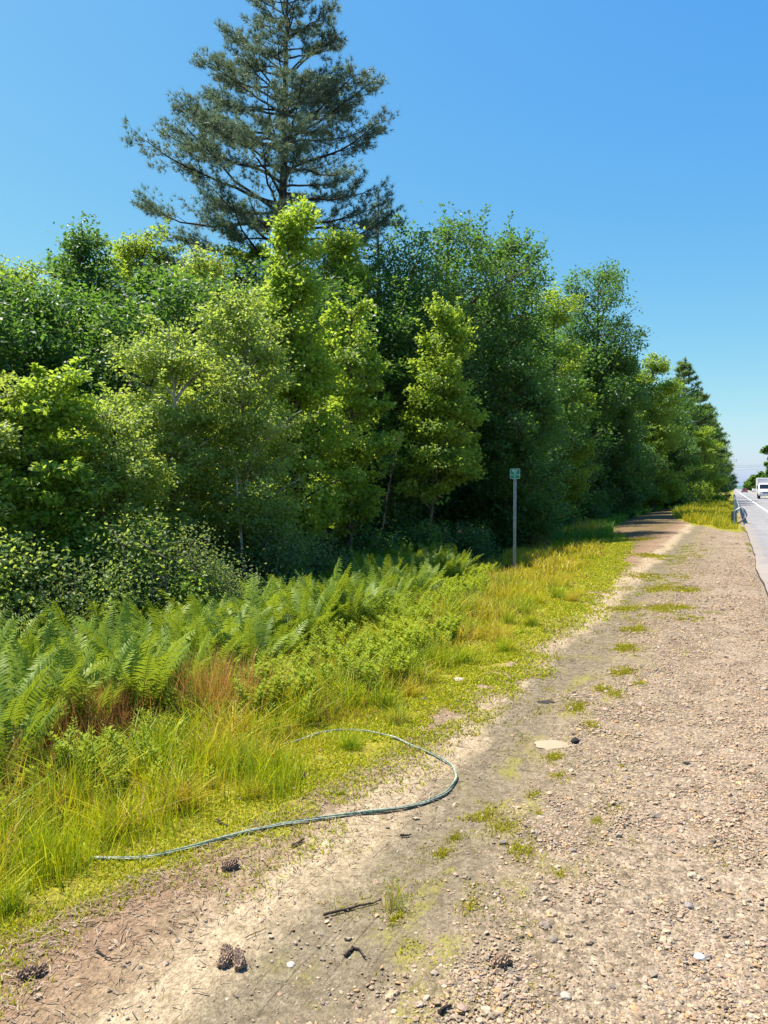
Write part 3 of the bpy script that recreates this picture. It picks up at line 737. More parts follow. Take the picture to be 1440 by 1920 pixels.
TUFTS = [on_ground(u, v)[:2] for u, v in ((185, 1405), (420, 1345), (40, 1500), (190, 1440), (430, 1390), (400, 1455))]
for k in range(8):
    o = weed_mesh(600 + k, .46 + .05 * (k % 3), 1.0 if k < 5 else 1.9).build('weed_plant', [M['weed'], M['stem']])
    tag(o, 'yellow green leafy weed growing between the ferns and the grass', 'weed', 'leafy weeds of the verge'); weeds.append(o)
pts = []; tries = 0
while len(pts) < 250 and tries < 20000:
    tries += 1
    y = 1.0 + 15.5 * rngP.random() ** 1.2; x = rngP.uniform(-5.2, -2.3)
    lo = fern_right(y) + .02; hi = np.interp(y, [0, 2.4, 3.2, 4.2, 5, 6, 8, 11, 16], [-3.9, -3.7, -3.3, -3.1, -2.8, -2.65, -2.85, -3.3, -4.2])
    if not (lo < x < hi + rngP.normal(0, .12)): continue
    if any((x - a) ** 2 + (y - c) ** 2 < .18 ** 2 for a, c in pts): continue
    if vnoise(x * 1.1 + 9, y * .8, 71) < .3: continue
    if any((x - q[0]) ** 2 + (y - q[1]) ** 2 < .33 ** 2 for q in TUFTS): continue
    if 9.5 < y < SIGN_Y + .4 and abs(x - SIGN_X * y / SIGN_Y) < .5: continue
    pts.append((x, y))
pts += [tuple(on_ground(u, v)[:2]) for u, v in ((205, 1470), (270, 1455), (310, 1420), (235, 1500), (330, 1470), (480, 1320), (530, 1290), (150, 1490), (560, 1250), (600, 1270))]
for i, (x, y) in enumerate(pts):
    s = weeds[i % 8]; o = s if i < 8 else s.copy()
    if i >= 8: COL.objects.link(o)
    sc = rngP.uniform(.42, .76)
    o.location = (float(x), float(y), float(gz(x, y)) - .02); o.scale = (sc * 1.1, sc * 1.1, sc); o.rotation_euler = (0, 0, rngP.uniform(0, 6.28))

def blades(mb, x, y, z, h, wdt, col, rng, bend=.5, segs=3):
    """one arching tapering ribbon per entry"""
    n = len(x); a = rng.uniform(0, 6.28, n); w0 = rng.uniform(0, 6.28, n)
    bd = np.abs(rng.normal(bend * .6, bend * .4, n))
    S = np.c_[np.cos(w0), np.sin(w0), np.zeros(n)] * wdt[:, None] * .5
    dh = np.c_[np.cos(a), np.sin(a), np.zeros(n)]
    V = []
    for k in range(segs):
        t = k / segs
        c = np.c_[x, y, z] + dh * (h * bd * t ** 1.8)[:, None] + np.array([0, 0, 1.0]) * (h * (t - .25 * bd * t ** 2))[:, None]
        V += [c - S * (1 - .55 * t), c + S * (1 - .55 * t)]
    V.append(np.c_[x, y, z] + dh * (h * bd)[:, None] + np.array([0, 0, 1.0]) * (h * (1 - .25 * bd))[:, None])
    m = 2 * segs + 1
    V = np.stack(V, 1).reshape(-1, 3); B = np.arange(n)[:, None] * m
    Q = np.concatenate([B + np.array([[2 * k, 2 * k + 1, 2 * k + 3, 2 * k + 2]]) for k in range(segs - 1)]) if segs > 1 else None
    Tt = B + np.array([[2 * segs - 2, 2 * segs - 1, 2 * segs]])
    mb.add(V, Q, Tt, tint=np.repeat(col, m, 0))

GREEN = np.array([.29, .40, .016]); LIME = np.array([.54, .56, .014]); GOLD = np.array([.62, .50, .025]); STRAW = np.array([.50, .34, .09]); RUST = np.array([.30, .12, .04]); SHADE_GREEN = np.array([.07, .16, .015])
def grass_colour(x, y, rng):
    n = fbm(x * 1.3, y * .9, 81); n2 = fbm(x * .6 + 4, y * .5, 91)
    gold = sm(.48, .62, n2 + .25 * sm(6, 16, y)); lime = sm(.35, .6, n)
    c = GREEN * (1 - lime)[:, None] + LIME * lime[:, None]
    c = c * (1 - .8 * gold)[:, None] + GOLD * (.8 * gold)[:, None]
    k = rng.random(len(x))
    c = np.where((k < .10 + .12 * gold)[:, None], STRAW, c)
    return c * rng.uniform(.7, 1.15, (len(x), 1))
rg = np.random.default_rng(11)
gb = MB()
# tall grass of the verge
N = 150000
y = np.concatenate([1.2 + 7 * rg.random(N // 2), 8 + 34 * rg.random(N // 2) ** 1.3]); x = rg.uniform(-6.5, -1.6, N)
e = track_left(y); inner = np.interp(y, [0, 3, 5, 8, 12, 16, 22, 40], [-3.7, -3.95, -4.2, -4.5, -4.9, -6.0, -6.5, -7])
lowband = np.interp(y, [0, 2, 4, 6, 10, 20, 40], [.25, .35, .75, .85, .7, .5, .4])
cl = fbm(x * 3.4, y * 2.6, 101)
dens = sm(e - .0, e - lowband - .15, x) * sm(inner - .3, inner + .2, x) * sm(.42, .58, cl)
SIGN = on_ground(965, 1070)[:2]
def sign_gap(x, y, w):
    t = np.clip((SIGN[1] - y) / 2.6, -.06, 1); return (np.abs(x - SIGN[0] * (1 - (SIGN[1] - y) / SIGN[1])) < w) & (y < SIGN[1] + .15) & (y > SIGN[1] - 2.8)
ROPE0 = np.array([on_ground(u, v)[:2] for u, v in ((770, 1400), (735, 1384), (710, 1378), (690, 1374), (660, 1371), (640, 1370), (615, 1373), (600, 1376))])
dens = dens * np.min([((x - q[0]) ** 2 + (y - q[1]) ** 2) > .14 ** 2 for q in ROPE0], axis=0)
keep = rg.random(N) < dens
x, y, cl = x[keep], y[keep], cl[keep]; z = gz(x, y)
fr = sm(0, 1.1, (track_left(y) - x))
h = (.05 + .21 * fr * sm(.38, .66, cl)) * rg.uniform(.55, 1.25, len(x)) * np.interp(y, [0, 3, 5, 9, 14, 40], [1.0, 1.0, .95, .95, 1.15, 1.3])
h = np.where(sign_gap(x, y, .45), h * .28, h) * np.interp(y, [0, 4, 7], [.75, .8, 1])
blades(gb, x, y, z - .01, h, np.maximum(.0045, .0011 * y) * rg.uniform(.7, 1.4, len(x)), grass_colour(x, y, rg), rg, .8)
# grass strip behind the guard rail and the bank, its shade coloured into the blades
N = 34000
y = 26 + 60 * rg.random(N) ** 1.5; x = rg.uniform(-7.5, .35, N)
inn = ((x > track_right(y) + .1 + .9 * (fbm(x * 1.2, y * .8, 151) - .35)) & (x < .22) & (y > 28 + 5 * fbm(x * 1.5, y * 0, 152))) | (x < track_left(y) - .1)
x, y = x[inn], y[inn]; z = gz(x, y)
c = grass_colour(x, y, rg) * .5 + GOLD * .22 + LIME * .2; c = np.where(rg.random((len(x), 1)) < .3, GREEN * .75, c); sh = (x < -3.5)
c[sh] = SHADE_GREEN * 1.6 * rg.uniform(.7, 1.2, (sh.sum(), 1))
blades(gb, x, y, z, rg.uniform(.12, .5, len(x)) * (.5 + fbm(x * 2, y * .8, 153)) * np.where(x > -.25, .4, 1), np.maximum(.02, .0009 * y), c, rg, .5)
# short turf and seedlings creeping on to the track
N = 560000
y = np.concatenate([1.2 + 6 * rg.random(N // 2), 7 + 22 * rg.random(N // 2)]); x = rg.uniform(-4.2, -1.2, N)
e = track_left(y)
dens = sm(e + .42, e - .05, x + .5 * (fbm(x * 3, y * 2, 111) - .5)) * sm(.22, .44, fbm(x * 5, y * 4, 112)) * sm(e - 1.7, e - 1.1, x)
keep = rg.random(N) < dens
x, y = x[keep], y[keep]; z = gz(x, y)
c = (LIME * .72 + GOLD * .24) * rg.uniform(.6, 1.12, (len(x), 1)); c = np.where(rg.random((len(x), 1)) < .25, GREEN * .85, c); c = np.where(rg.random((len(x), 1)) < .09, STRAW * .8, c)
blades(gb, x, y, z - .004, rg.uniform(.010, .036, len(x)) , np.maximum(.0050, .0019 * y) * rg.uniform(.7, 1.5, len(x)), c, rg, 1.2, 2)
# thin patches on the crown of the track
N = 170000
y = 1.6 + 22 * rg.random(N) ** 1.25; x = rg.uniform(-1.75, .1, N)
pn = fbm(x * 2.2 + 31, y * 1.15, 121, 4) + .25 * (fbm(x * 9, y * 7, 122) - .5)
cx = -1.02 + .12 * np.sin(y * .7)
dens = sm(.47, .60, pn - .30 * np.abs(x - cx)) * .85
dens = dens * sm(.46, .60, fbm(x * 8 + 3, y * 6, 123, 3)) + .015
N2 = len(x)
keep = rg.random(N) < dens
x, y = x[keep], y[keep]; z = gz(x, y)
c = (LIME * .42 + GOLD * .28) * rg.uniform(.6, 1.05, (len(x), 1))
blades(gb, x, y, z - .004, rg.uniform(.006, .022, len(x)), np.maximum(.004, .0013 * y) * rg.uniform(.7, 1.6, len(x)), c, rg, 1.2, 2)
for u, v, r in ((905, 1530, .13), (945, 1548, .12), (975, 1592, .09), (1010, 1530, .06), (830, 1600, .06), (852, 1572, .06), (1120, 1540, .05), (1085, 1325, .13), (1110, 1360, .09), (1040, 1420, .09), (1046, 1452, .07),
                (1172, 1215, .17), (1190, 1180, .17), (1168, 1260, .14), (1130, 1292, .11), (1270, 1140, .24), (1288, 1160, .18), (1232, 1105, .28), (1240, 1142, .2), (1172, 1142, .22), (1210, 1080, .3), (1282, 1105, .28),
                (1222, 1042, .4), (1152, 1302, .10), (1202, 1282, .07), (1160, 1440, .05), (1000, 1492, .06), (742, 1722, .05), (772, 1672, .06), (882, 1702, .05), (1196, 1012, .5), (990, 1600, .06), (1050, 1640, .05)):
    p = on_ground(u, v); n = int(min(3000, 520 * (r / .1) ** 2))
    q = rg.normal(0, 1, (n, 2)) * r * np.array([.55, .9]) * rg.uniform(.3, 1, (n, 1)); x = p[0] + q[:, 0]; y = p[1] + q[:, 1]
    kp = vnoise(x * 16 / (1 + r), y * 12 / (1 + r), 161) > .34; x, y = x[kp], y[kp]
    c = (LIME * .50 + GOLD * .26) * rg.uniform(.6, 1.05, (len(x), 1)); c = np.where(rg.random((len(x), 1)) < .15, STRAW * .7, c)
    blades(gb, x, y, gz(x, y) - .003, rg.uniform(.008, .026, len(x)) * (1 + .02 * p[1]), np.maximum(.0045, .0013 * y) * rg.uniform(.7, 1.5, len(x)), c, rg, 1.2, 2)
# sprigs along the broken asphalt edge
N = 2600
y = 8 + 26 * rg.random(N); x = .43 + rg.normal(0, .05, N)
keep = vnoise(y * .8, y * 0, 131) > .62
x, y = x[keep], y[keep]
blades(gb, x, y, gz(x, y), rg.uniform(.02, .09, len(x)), np.full(len(x), .014), (LIME * .8) * rg.uniform(.7, 1.1, (len(x), 1)), rg, 1.0, 2)
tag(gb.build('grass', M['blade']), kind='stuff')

# distinct tufts of tall seeded grass
def tuft(u, v, h, n, r, cols, seed, label, bend=.45, w=.0045, group=None):
    rng = np.random.default_rng(seed); p = on_ground(u, v); mb = MB()
    q = rng.normal(0, r, (n, 2)); a = np.c_[q]
    hh = h * rng.uniform(.5, 1.1, n); c = np.array(cols)[rng.integers(0, len(cols), n)] * rng.uniform(.7, 1.15, (n, 1))
    blades(mb, q[:, 0], q[:, 1], np.full(n, -.01), hh, np.full(n, w) * rng.uniform(.7, 1.4, n), c, rng, bend, 4)
    o = mb.build('grass_tuft', M['blade'], loc=p)
    return tag(o, label, 'grass tuft', group)
tuft(188, 1412, .52, 620, .15, [RUST * 1.7, RUST * 2.0, STRAW * .9], 701, 'rust red clump of seeded grass before the ferns at the left', .3)
tuft(412, 1352, .56, 760, .18, [RUST * 2.2, STRAW * 1.15, STRAW, GOLD * .9], 702, 'large orange brown clump of seeded grass at the front edge of the ferns', .4)
tuft(38, 1520, .48, 520, .18, [STRAW, STRAW, RUST * 1.4, GOLD], 703, 'pale straw coloured clump at the left edge above the green grass')
tuft(120, 1545, .30, 380, .09, [GOLD, STRAW, LIME], 704, 'golden clump standing in the tall green grass at the lower left')
tuft(250, 1560, .26, 300, .15, [GREEN * 1.1, LIME, LIME], 705, 'fresh lime green clump, longest blades at the lower left')
tuft(90, 1640, .27, 420, .09, [GREEN, LIME, LIME * .9], 706, 'thick lime green clump nearest the left edge')
tuft(400, 1455, .30, 420, .14, [GREEN * 1.1, LIME, GOLD], 707, 'fan shaped yellow green clump below the orange brown one')
tuft(510, 1475, .28, 320, .11, [GREEN, LIME], 708, 'rounded green clump at the edge of the bare soil, above the rope')
tuft(590, 1330, .34, 420, .17, [LIME, GREEN, STRAW], 709, 'wide fan of grass above the far end of the rope')
tuft(690, 1300, .30, 340, .15, [LIME, GOLD, STRAW], 710, 'straw tinged fan of grass right of the wide fan')
tuft(820, 1250, .22, 260, .12, [LIME, GREEN], 711, 'low tuft casting a dark shadow on the bank edge halfway to the sign')
tuft(735, 1705, .15, 46, .022, [LIME, GREEN, STRAW], 712, 'single small grass tuft growing alone on the bare track beside a stick', .75, .0035)
tuft(1010, 1035, .75, 260, .2, [STRAW, STRAW * .8, RUST * 1.6], 713, 'feathery straw coloured seed heads right of the sign post', .35, .008)
tuft(1105, 1005, .75, 260, .32, [STRAW, GOLD], 714, 'tall pale seeded grass at the far end of the golden verge', .35, .01)

ROPE = np.array([on_ground(u, v)[:2] for u, v in ((285, 1611), (340, 1597), (440, 1569), (770, 1400), (735, 1384), (690, 1374), (660, 1371), (640, 1370), (600, 1376), (560, 1392), (390, 1583), (500, 1555), (590, 1540))])
# lesser fans of grass all along the verge
fan = []
for k in range(6):
    rng = np.random.default_rng(740 + k); mb = MB(); n = 210
    q = rng.normal(0, .055, (n, 2)); cs = [[LIME, GREEN, GREEN], [LIME, LIME, GOLD], [GOLD, STRAW, LIME], [GREEN, GREEN * .7, LIME], [GOLD, GOLD, STRAW], [LIME, GREEN, STRAW]][k]
    c = np.array(cs)[rng.integers(0, 3, n)] * rng.uniform(.65, 1.1, (n, 1))
    blades(mb, q[:, 0], q[:, 1], np.full(n, -.01), .30 * rng.uniform(.4, 1.1, n), np.full(n, .005) * rng.uniform(.7, 1.4, n), c, rng, .95, 4)
    fan.append(tag(mb.build('grass_tuft', M['blade']), 'small arching fan of green and yellow grass on the verge', 'grass tuft', 'small grass fans of the verge'))
rng = np.random.default_rng(760); cnt = 0
for i in range(2000):
    y = 1.5 + 11 * rng.random() ** 1.25; e = float(track_left(y)); x = e - .15 - rng.random() * np.interp(y, [0, 3, 6, 12], [1.1, 1.3, 1.5, 2.2])
    if ((ROPE - np.array([x, y])) ** 2).sum(1).min() < .16 ** 2: continue
    o = fan[cnt] if cnt < 6 else fan[int(rng.integers(6))].copy()
    if cnt >= 6: COL.objects.link(o)
    dE = e - x; sc = np.interp(dE, [.1, .5, 1.2], [.45, .85, 1.15]) * rng.uniform(.75, 1.25)
    o.location = (x, y, float(gz(x, y))); o.rotation_euler = (0, 0, rng.uniform(0, 6.28)); o.scale = (sc * 1.15, sc * 1.15, sc)
    cnt += 1
    if cnt >= 120: break

# ------------------------------------------------------------------ stones, litter
def g_stone(g):
    c = g.attr().outputs['Color']; n = g.noise(g.pos(), 160, 4, .65)
    g.done(g.bsdf(g.mix(1.0, c, g.mix(g.rng(n, .3, .7), (.75, .74, .72), (1.15, 1.14, 1.12)), 'MULTIPLY'), .85, .25).outputs[0])
M['stone'] = mat('gravel_stone', g_stone)
def ico(sub):
    bm = bmesh.new(); bmesh.ops.create_icosphere(bm, subdivisions=sub, radius=1)
    V = np.array([v.co[:] for v in bm.verts]); F = np.array([[v.index for v in f.verts] for f in bm.faces]); bm.free(); return V, F
ICO1, ICO2, ICO3 = ico(1), ico(2), ico(3)
STONES = np.array([.80, .765, .70]) * np.array([[.50, .38, .27], [.55, .43, .32], [.44, .34, .25], [.54, .44, .34], [.48, .34, .25], [.40, .34, .29], [.34, .29, .25], [.50, .42, .33], [.56, .38, .22], [.50, .36, .30]])
def rocks(mb, x, y, z, r, col, rng, base):
    BV, BF = base; n = len(x); m = len(BV)
    sc = np.c_[rng.uniform(.7, 1.35, n), rng.uniform(.7, 1.35, n), rng.uniform(.4, .8, n)]
    V = BV[None] * sc[:, None] * (1 + rng.normal(0, .19, (n, m, 1)))
    a = rng.uniform(0, 6.28, n); ca, sa = np.cos(a)[:, None], np.sin(a)[:, None]
    ti = rng.normal(0, .25, (n, 1))
    V = np.stack([V[..., 0] * ca - V[..., 1] * sa, V[..., 0] * sa + V[..., 1] * ca, V[..., 2] + V[..., 0] * ti], -1) * r[:, None, None]
    V[..., 0] += x[:, None]; V[..., 1] += y[:, None]; V[..., 2] += (z + r * .28)[:, None]
    mb.add(V.reshape(-1, 3), None, (np.arange(n)[:, None, None] * m + BF[None]).reshape(-1, 3), tint=np.repeat(col, m, 0))
rs = np.random.default_rng(21); sb = MB()
N = 480000
y = 1.3 * (30 / 1.3) ** rs.random(N); x = rs.uniform(-2.3, .46, N)
dens = sm(-1.25, -.55, x + (fbm(x * 2, y * 1.2, 141) - .5) * .9) * (.16 + .84 * sm(.36, .62, fbm(x * 2.2, y * 1.5, 142))) * (1 - .6 * np.exp(-((x + .3 + .1 * np.sin(y * .6)) / .16) ** 2)) + .02
dens = dens * (1 - .85 * sm(7, 26, y))
keep = rs.random(N) < dens
x, y = x[keep], y[keep]
r = np.clip(.0034 * rs.lognormal(0, .47, len(x)), .0016, .018) * (1 + .03 * y)
ok = (x < .44); x, y, r = x[ok], y[ok], r[ok]
col = STONES[rs.integers(0, len(STONES), len(x))] * rs.uniform(.6, 1.15, (len(x), 1))
big = r > .011
z = gz(x, y)
rocks(sb, x[~big], y[~big], z[~big], r[~big], col[~big], rs, ICO1)
rocks(sb, x[big], y[big], z[big], r[big], col[big], rs, ICO2)
tag(sb.build('gravel', M['stone'], smooth=False), kind='stuff')

lb_ = MB(); N = 5200                                               # fallen needles and bark crumbs
y = 1.4 * (9 / 1.4) ** rs.random(N); x = track_left(y) + np.abs(rs.normal(-.05, .30, N))
a = rs.uniform(0, 6.28, N); L = rs.uniform(.012, .05, N); wv = rs.uniform(.0008, .0022, N) * (1 + .1 * y)
D = np.c_[np.cos(a), np.sin(a), rs.normal(0, .12, N)]; S_ = np.c_[-np.sin(a), np.cos(a), np.zeros(N)]
P0 = np.c_[x, y, gz(x, y) + .008]
V = np.stack([P0 - S_ * wv[:, None], P0 + S_ * wv[:, None], P0 + D * L[:, None] + S_ * wv[:, None] * .5 + np.array([0, 0, .004]), P0 + D * L[:, None] - S_ * wv[:, None] * .5 + np.array([0, 0, .004])], 1)
cc = np.array([[.21, .13, .09], [.27, .19, .13], [.14, .09, .065], [.33, .26, .20]])[rs.integers(0, 4, N)] * rs.uniform(.7, 1.2, (N, 1))
lb_.add(V.reshape(-1, 3), np.arange(N * 4).reshape(-1, 4), tint=np.repeat(cc, 4, 0))
tag(lb_.build('needle_litter', M['stone']), kind='stuff')

def stone(u, v, r, col, seed, label, flat=.6, name='stone', sx=1.0):
    rng = np.random.default_rng(seed); BV, BF = ICO3
    V = BV * np.array([sx, 1, flat]) * r
    f = fbm(BV[:, 0] * 2 + 9 + seed, BV[:, 1] * 2 + 5 + BV[:, 2], seed) - .5
    V = V * (1 + .5 * f[:, None]); mb = MB(); mb.add(V, None, BF, tint=np.array(col))
    p = on_ground(u, v)
    o = mb.build(name, M['stone'], loc=(p[0], p[1], p[2] + r * flat * .35)); o.rotation_euler = (0, 0, YAW)
    return tag(o, label, 'stone')
stone(1035, 1397, .088, (.34, .275, .185), 1, 'flat pale cream stone lying on the track beside a dark round one', .12, sx=1.2)
stone(1078, 1393, .030, (.02, .018, .02), 2, 'dark round stone right beside the flat pale stone', .8)
stone(1024, 1318, .045, (.035, .03, .03), 3, 'flat dark stone lying on the track above the pale one', .28, sx=1.4)
stone(1312, 1797, .019, (.42, .42, .43), 4, 'white stone in the coarse gravel at the lower right', .55)
stone(1022, 1738, .022, (.22, .18, .14), 5, 'grey stone at the left border of the coarse gravel', .6)
stone(1036, 1764, .020, (.22, .18, .14), 6, 'brownish grey stone just below the grey one at the gravel border', .6)
stone(1060, 1870, .017, (.38, .33, .27), 7, 'pale stone near the bottom in the gravel, left of the white one', .6)
stone(1290, 1700, .018, (.26, .22, .2), 8, 'dark angular stone in the gravel above the white one', .6)
stone(545, 1810, .014, (.45, .4, .34), 9, 'small whitish stone right of the pine cones', .5)
stone(860, 1275, .05, (.4, .34, .28), 10, 'pale flat stone at the grass edge halfway to the sign', .25)

def g_cone(g):
    n = g.noise(g.objco(), 220, 3); g.done(g.bsdf(g.mix(g.rng(n, .35, .65), (.13, .082, .055), (.42, .29, .20)), .8, .25).outputs[0])
M['cone'] = mat('pine_cone_scale', g_cone)
def cone_mesh(seed, L=.07):
    rng = np.random.default_rng(seed); mb = MB()
    tt = np.linspace(0, 1, 9); mb.tube(np.c_[tt * L, tt * 0, tt * 0], .011 * np.sin(np.pi * (.12 + .8 * tt)) + .002, 7)
    k = 74; t = np.linspace(.02, .97, k); a = np.arange(k) * 2.39996
    rr = .013 * np.sin(np.pi * (.14 + .78 * t)) ** .8
    P = np.c_[t * L, np.cos(a) * rr * .5, np.sin(a) * rr * .5]
    D = np.c_[np.full(k, .75), np.cos(a), np.sin(a)] + rng.normal(0, .12, (k, 3)); N = np.c_[np.full(k, -1.0), np.cos(a) * .7, np.sin(a) * .7]
    add_leaves(mb, P, D, N, .021, .016, np.full(k, .5), .3, .6)
    return mb
for i, (u, v, rz, tilt, L, lb) in enumerate(((408, 1818, 55, 4, .068, 'brown pine cone on the sand, left one of the three together'), (432, 1806, 115, 3, .06, 'worn reddish pine cone between the other two on the sand'),
                                             (450, 1823, 108, -3, .075, 'black brown pine cone with sharp scales, right one of the three together'), (414, 1634, 35, 2, .07, 'single dark pine cone at the bare edge below the rope'),
                                             (30, 1839, 20, 0, .085, 'flattened pine cone at the left edge near the bottom'), (922, 1818, 30, 2, .07, 'pine cone lying where the coarse gravel begins, near the bottom'))):
    p = on_ground(u, v); o = cone_mesh(800 + i, L).build('pine_cone', M['cone'], loc=(p[0], p[1], p[2] + .016))
    o.rotation_euler = (R(20 * i), R(tilt), R(rz) + YAW); o.scale = (1.0, .95, .95)
    tag(o, lb, 'pine cone')

def twig(pix, r, seed, label, z=.008, m='deadwood', name='twig'):
    rng = np.random.default_rng(seed); P = np.array([on_ground(u, v) + np.array([0, 0, z]) for u, v in pix])
    t = np.linspace(0, 1, len(P)); tt = np.linspace(0, 1, 14)
    C = np.c_[[np.interp(tt, t, P[:, i]) for i in range(3)]].T + rng.normal(0, r * .35, (14, 3))
    mb = MB(); mb.tube(C, r * (1 - .55 * tt), 6); return tag(mb.build(name, M[m], smooth=True), label, 'twig')
twig([(606, 1720), (650, 1708), (690, 1699), (716, 1690)], .0055, 1, 'straight dark stick leading to the lone grass tuft', name='stick')
twig([(180, 1785), (200, 1800), (228, 1803)], .003, 2, 'thin forked twig on the needle litter left of the cones')
twig([(548, 1588), (560, 1583), (572, 1576)], .008, 3, 'short dark bark piece below the middle of the rope', name='bark_piece')
twig([(752, 1569), (762, 1569), (771, 1567)], .006, 4, 'small dark stick end on the smooth track right under the rope loop')
twig([(648, 1795), (662, 1780), (675, 1784), (686, 1800)], .006, 5, 'curved dead root arching out of the soil below the lone tuft', name='root')
twig([(822, 1905), (832, 1896), (846, 1890)], .008, 6, 'reddish bark strip at the bottom edge', name='bark_piece')
twig([(405, 1540), (416, 1546), (428, 1552)], .009, 7, 'dark bark crumb in the turf above the rope', name='bark_piece')
twig([(566, 1462), (570, 1450), (572, 1466)], .010, 8, 'dark curled leaf by the rounded green clump', name='dry_leaf')
twig([(460, 1762), (475, 1755), (500, 1744)], .002, 9, 'hair thin twig between the cones and the rope')

# ------------------------------------------------------------------ rope
M['rope_pale'] = plain('pale_rope_strand', (.29, .32, .25), .8, .2, vary=.45, scale=60)
M['rope_teal'] = plain('teal_rope_strand', (.07, .11, .075), .8, .2, vary=.5, scale=60)
px = [(172, 1613), (230, 1614), (285, 1611), (340, 1597), (440, 1569), (500, 1555), (560, 1544), (650, 1531), (740, 1520), (800, 1508), (840, 1488), (858, 1462), (848, 1437), (815, 1418), (770, 1400), (735, 1384), (690, 1374), (640, 1370), (600, 1376), (560, 1392), (525, 1402)]
P = np.array([on_ground(u, v) for u, v in px]); s = np.r_[0, np.cumsum(np.linalg.norm(np.diff(P, axis=0), axis=1))]
ss = np.linspace(0, s[-1], 150)
C = np.c_[[np.interp(ss, s, P[:, i]) for i in range(3)]].T
for _ in range(5): C[1:-1] = (C[:-2] + 2 * C[1:-1] + C[2:]) / 4
C[:, 2] = gz(C[:, 0], C[:, 1]) + .008
rope = thing('rope', C[60], 0, 'frayed pale green rope lying in a wide open loop on the track', 'rope')
tn = np.gradient(C, axis=0); tn = unit(tn); sd = np.c_[-tn[:, 1], tn[:, 0], tn[:, 2] * 0]
for k in range(6):
    ph = k * 1.05; rr = .0075
    off = sd * (np.cos(ss * 4.5 + ph) * .0065 * (1 + .5 * np.sin(ss * 1.7)))[:, None] + np.array([0, 0, 1.0]) * (np.sin(ss * 4.5 + ph) * .005 + .002)[:, None]
    mb = MB(); mb.tube(C + off - C[60], .0030, 6); mb.build('strand', M['rope_pale'] if k % 3 else M['rope_teal'], rope, smooth=True)

# ------------------------------------------------------------------ mile sign
def g_galv(g):
    n = g.noise(g.objco(), 14, 4); g.done(g.bsdf(g.mix(g.rng(n, .35, .65), (.30, .34, .36), (.46, .50, .52)), .5, .5, .55).outputs[0])
M['galv'] = mat('galvanised_steel', g_galv)
M['sign_green'] = plain('green_sign_sheet', (.006, .24, .135), .45, .4, vary=.08)
M['sign_white'] = plain('white_sign_sheet', (.75, .85, .80), .45, .4, vary=.04)
M['sign_back'] = plain('sign_aluminium', (.5, .5, .5), .45, .4, .6)
sp_ = on_ground(965, 1070)
zt = float(at_depth(965, 879, float(-SY * sp_[0] + CY * sp_[1]))[2])
sg = thing('mile_sign', sp_, R(6), 'small green mile sign on a grey steel post in the grass', 'sign')
Hs = zt - sp_[2]; sw = .24
b = MB(); zc = Hs / 2 - .15
b.box((0, .0, zc), (.030, .004, Hs + .26)); b.box((-.0185, -.012, zc), (.004, .028, Hs + .26)); b.box((.0185, -.012, zc), (.004, .028, Hs + .26))
b.box((-.027, -.0275, zc), (.017, .004, Hs + .26)); b.box((.027, -.0275, zc), (.017, .004, Hs + .26))
b.build('post', M['galv'], sg)
def rrect(w, h, r, n=6):
    o = []
    for cx, cz, a0 in ((w / 2 - r, h / 2 - r, 0), (-w / 2 + r, h / 2 - r, 90), (-w / 2 + r, -h / 2 + r, 180), (w / 2 - r, -h / 2 + r, 270)):
        for k in range(n + 1): a = R(a0 + 90 * k / n); o.append((cx + r * math.cos(a), cz + r * math.sin(a)))
    return np.array(o)
def plate(w, h, r, y0, y1, zc, m, name, parent):
    o = rrect(w, h, r); n = len(o)
    bm = bmesh.new(); f = [bm.verts.new((q[0], y0, q[1] + zc)) for q in o]; k = [bm.verts.new((q[0], y1, q[1] + zc)) for q in o]
    bm.faces.new(f); bm.faces.new(k[::-1])
    for i in range(n): bm.faces.new((f[i], k[i], k[(i + 1) % n], f[(i + 1) % n]))
    bmesh.ops.recalc_face_normals(bm, faces=bm.faces)
    me = bpy.data.meshes.new(name); bm.to_mesh(me); bm.free(); me.materials.append(m)
    q = bpy.data.objects.new(name, me); COL.objects.link(q); q.parent = parent; return q
pz = Hs - sw / 2
pan = plate(sw, sw, .022, -.033, -.030, pz, M['sign_white'], 'sign_panel', sg)
gp = plate(sw - .015, sw * .61 - .009, .013, -.0345, -.033, pz + sw * .185, M['sign_green'], 'green_field', pan)
gp2 = plate(sw - .015, sw * .37 - .009, .013, -.0345, -.033, pz - sw * .305, M['sign_green'], 'green_field', pan)
def lettering(txt, size, x, z, parent, y=-.0362, m='sign_white', squash=1.0):
    cu = bpy.data.curves.new('lettering', 'FONT'); cu.body = txt; cu.size = size; cu.align_x = 'CENTER'; cu.align_y = 'CENTER'; cu.extrude = .0006; cu.offset = size * .004
    t = bpy.data.objects.new('lettering', cu); COL.objects.link(t)
    dg = bpy.context.evaluated_depsgraph_get(); dg.update()
    me = bpy.data.meshes.new_from_object(t.evaluated_get(dg)); bpy.data.objects.remove(t); bpy.data.curves.remove(cu)
    me.materials.clear(); me.materials.append(M[m])
    o = bpy.data.objects.new('lettering', me); COL.objects.link(o); o.parent = parent
    o.rotation_euler = (R(90), 0, 0); o.location = (x, y, z); o.scale = (squash, 1, 1); return o
lettering('MILE', .060, -.006, pz + sw * .29, pan); lettering('33', .070, 0, pz + sw * .085, pan); lettering('4', .058, 0, pz - sw * .305, pan)
b = MB()
for q in (.09, -.085):
    V, F = ICO2; b.add(V * np.array([.006, .004, .006]) + np.array([0, -.0345, pz + q * 1.2]), None, F)
b.build('bolts', M['galv'], pan)

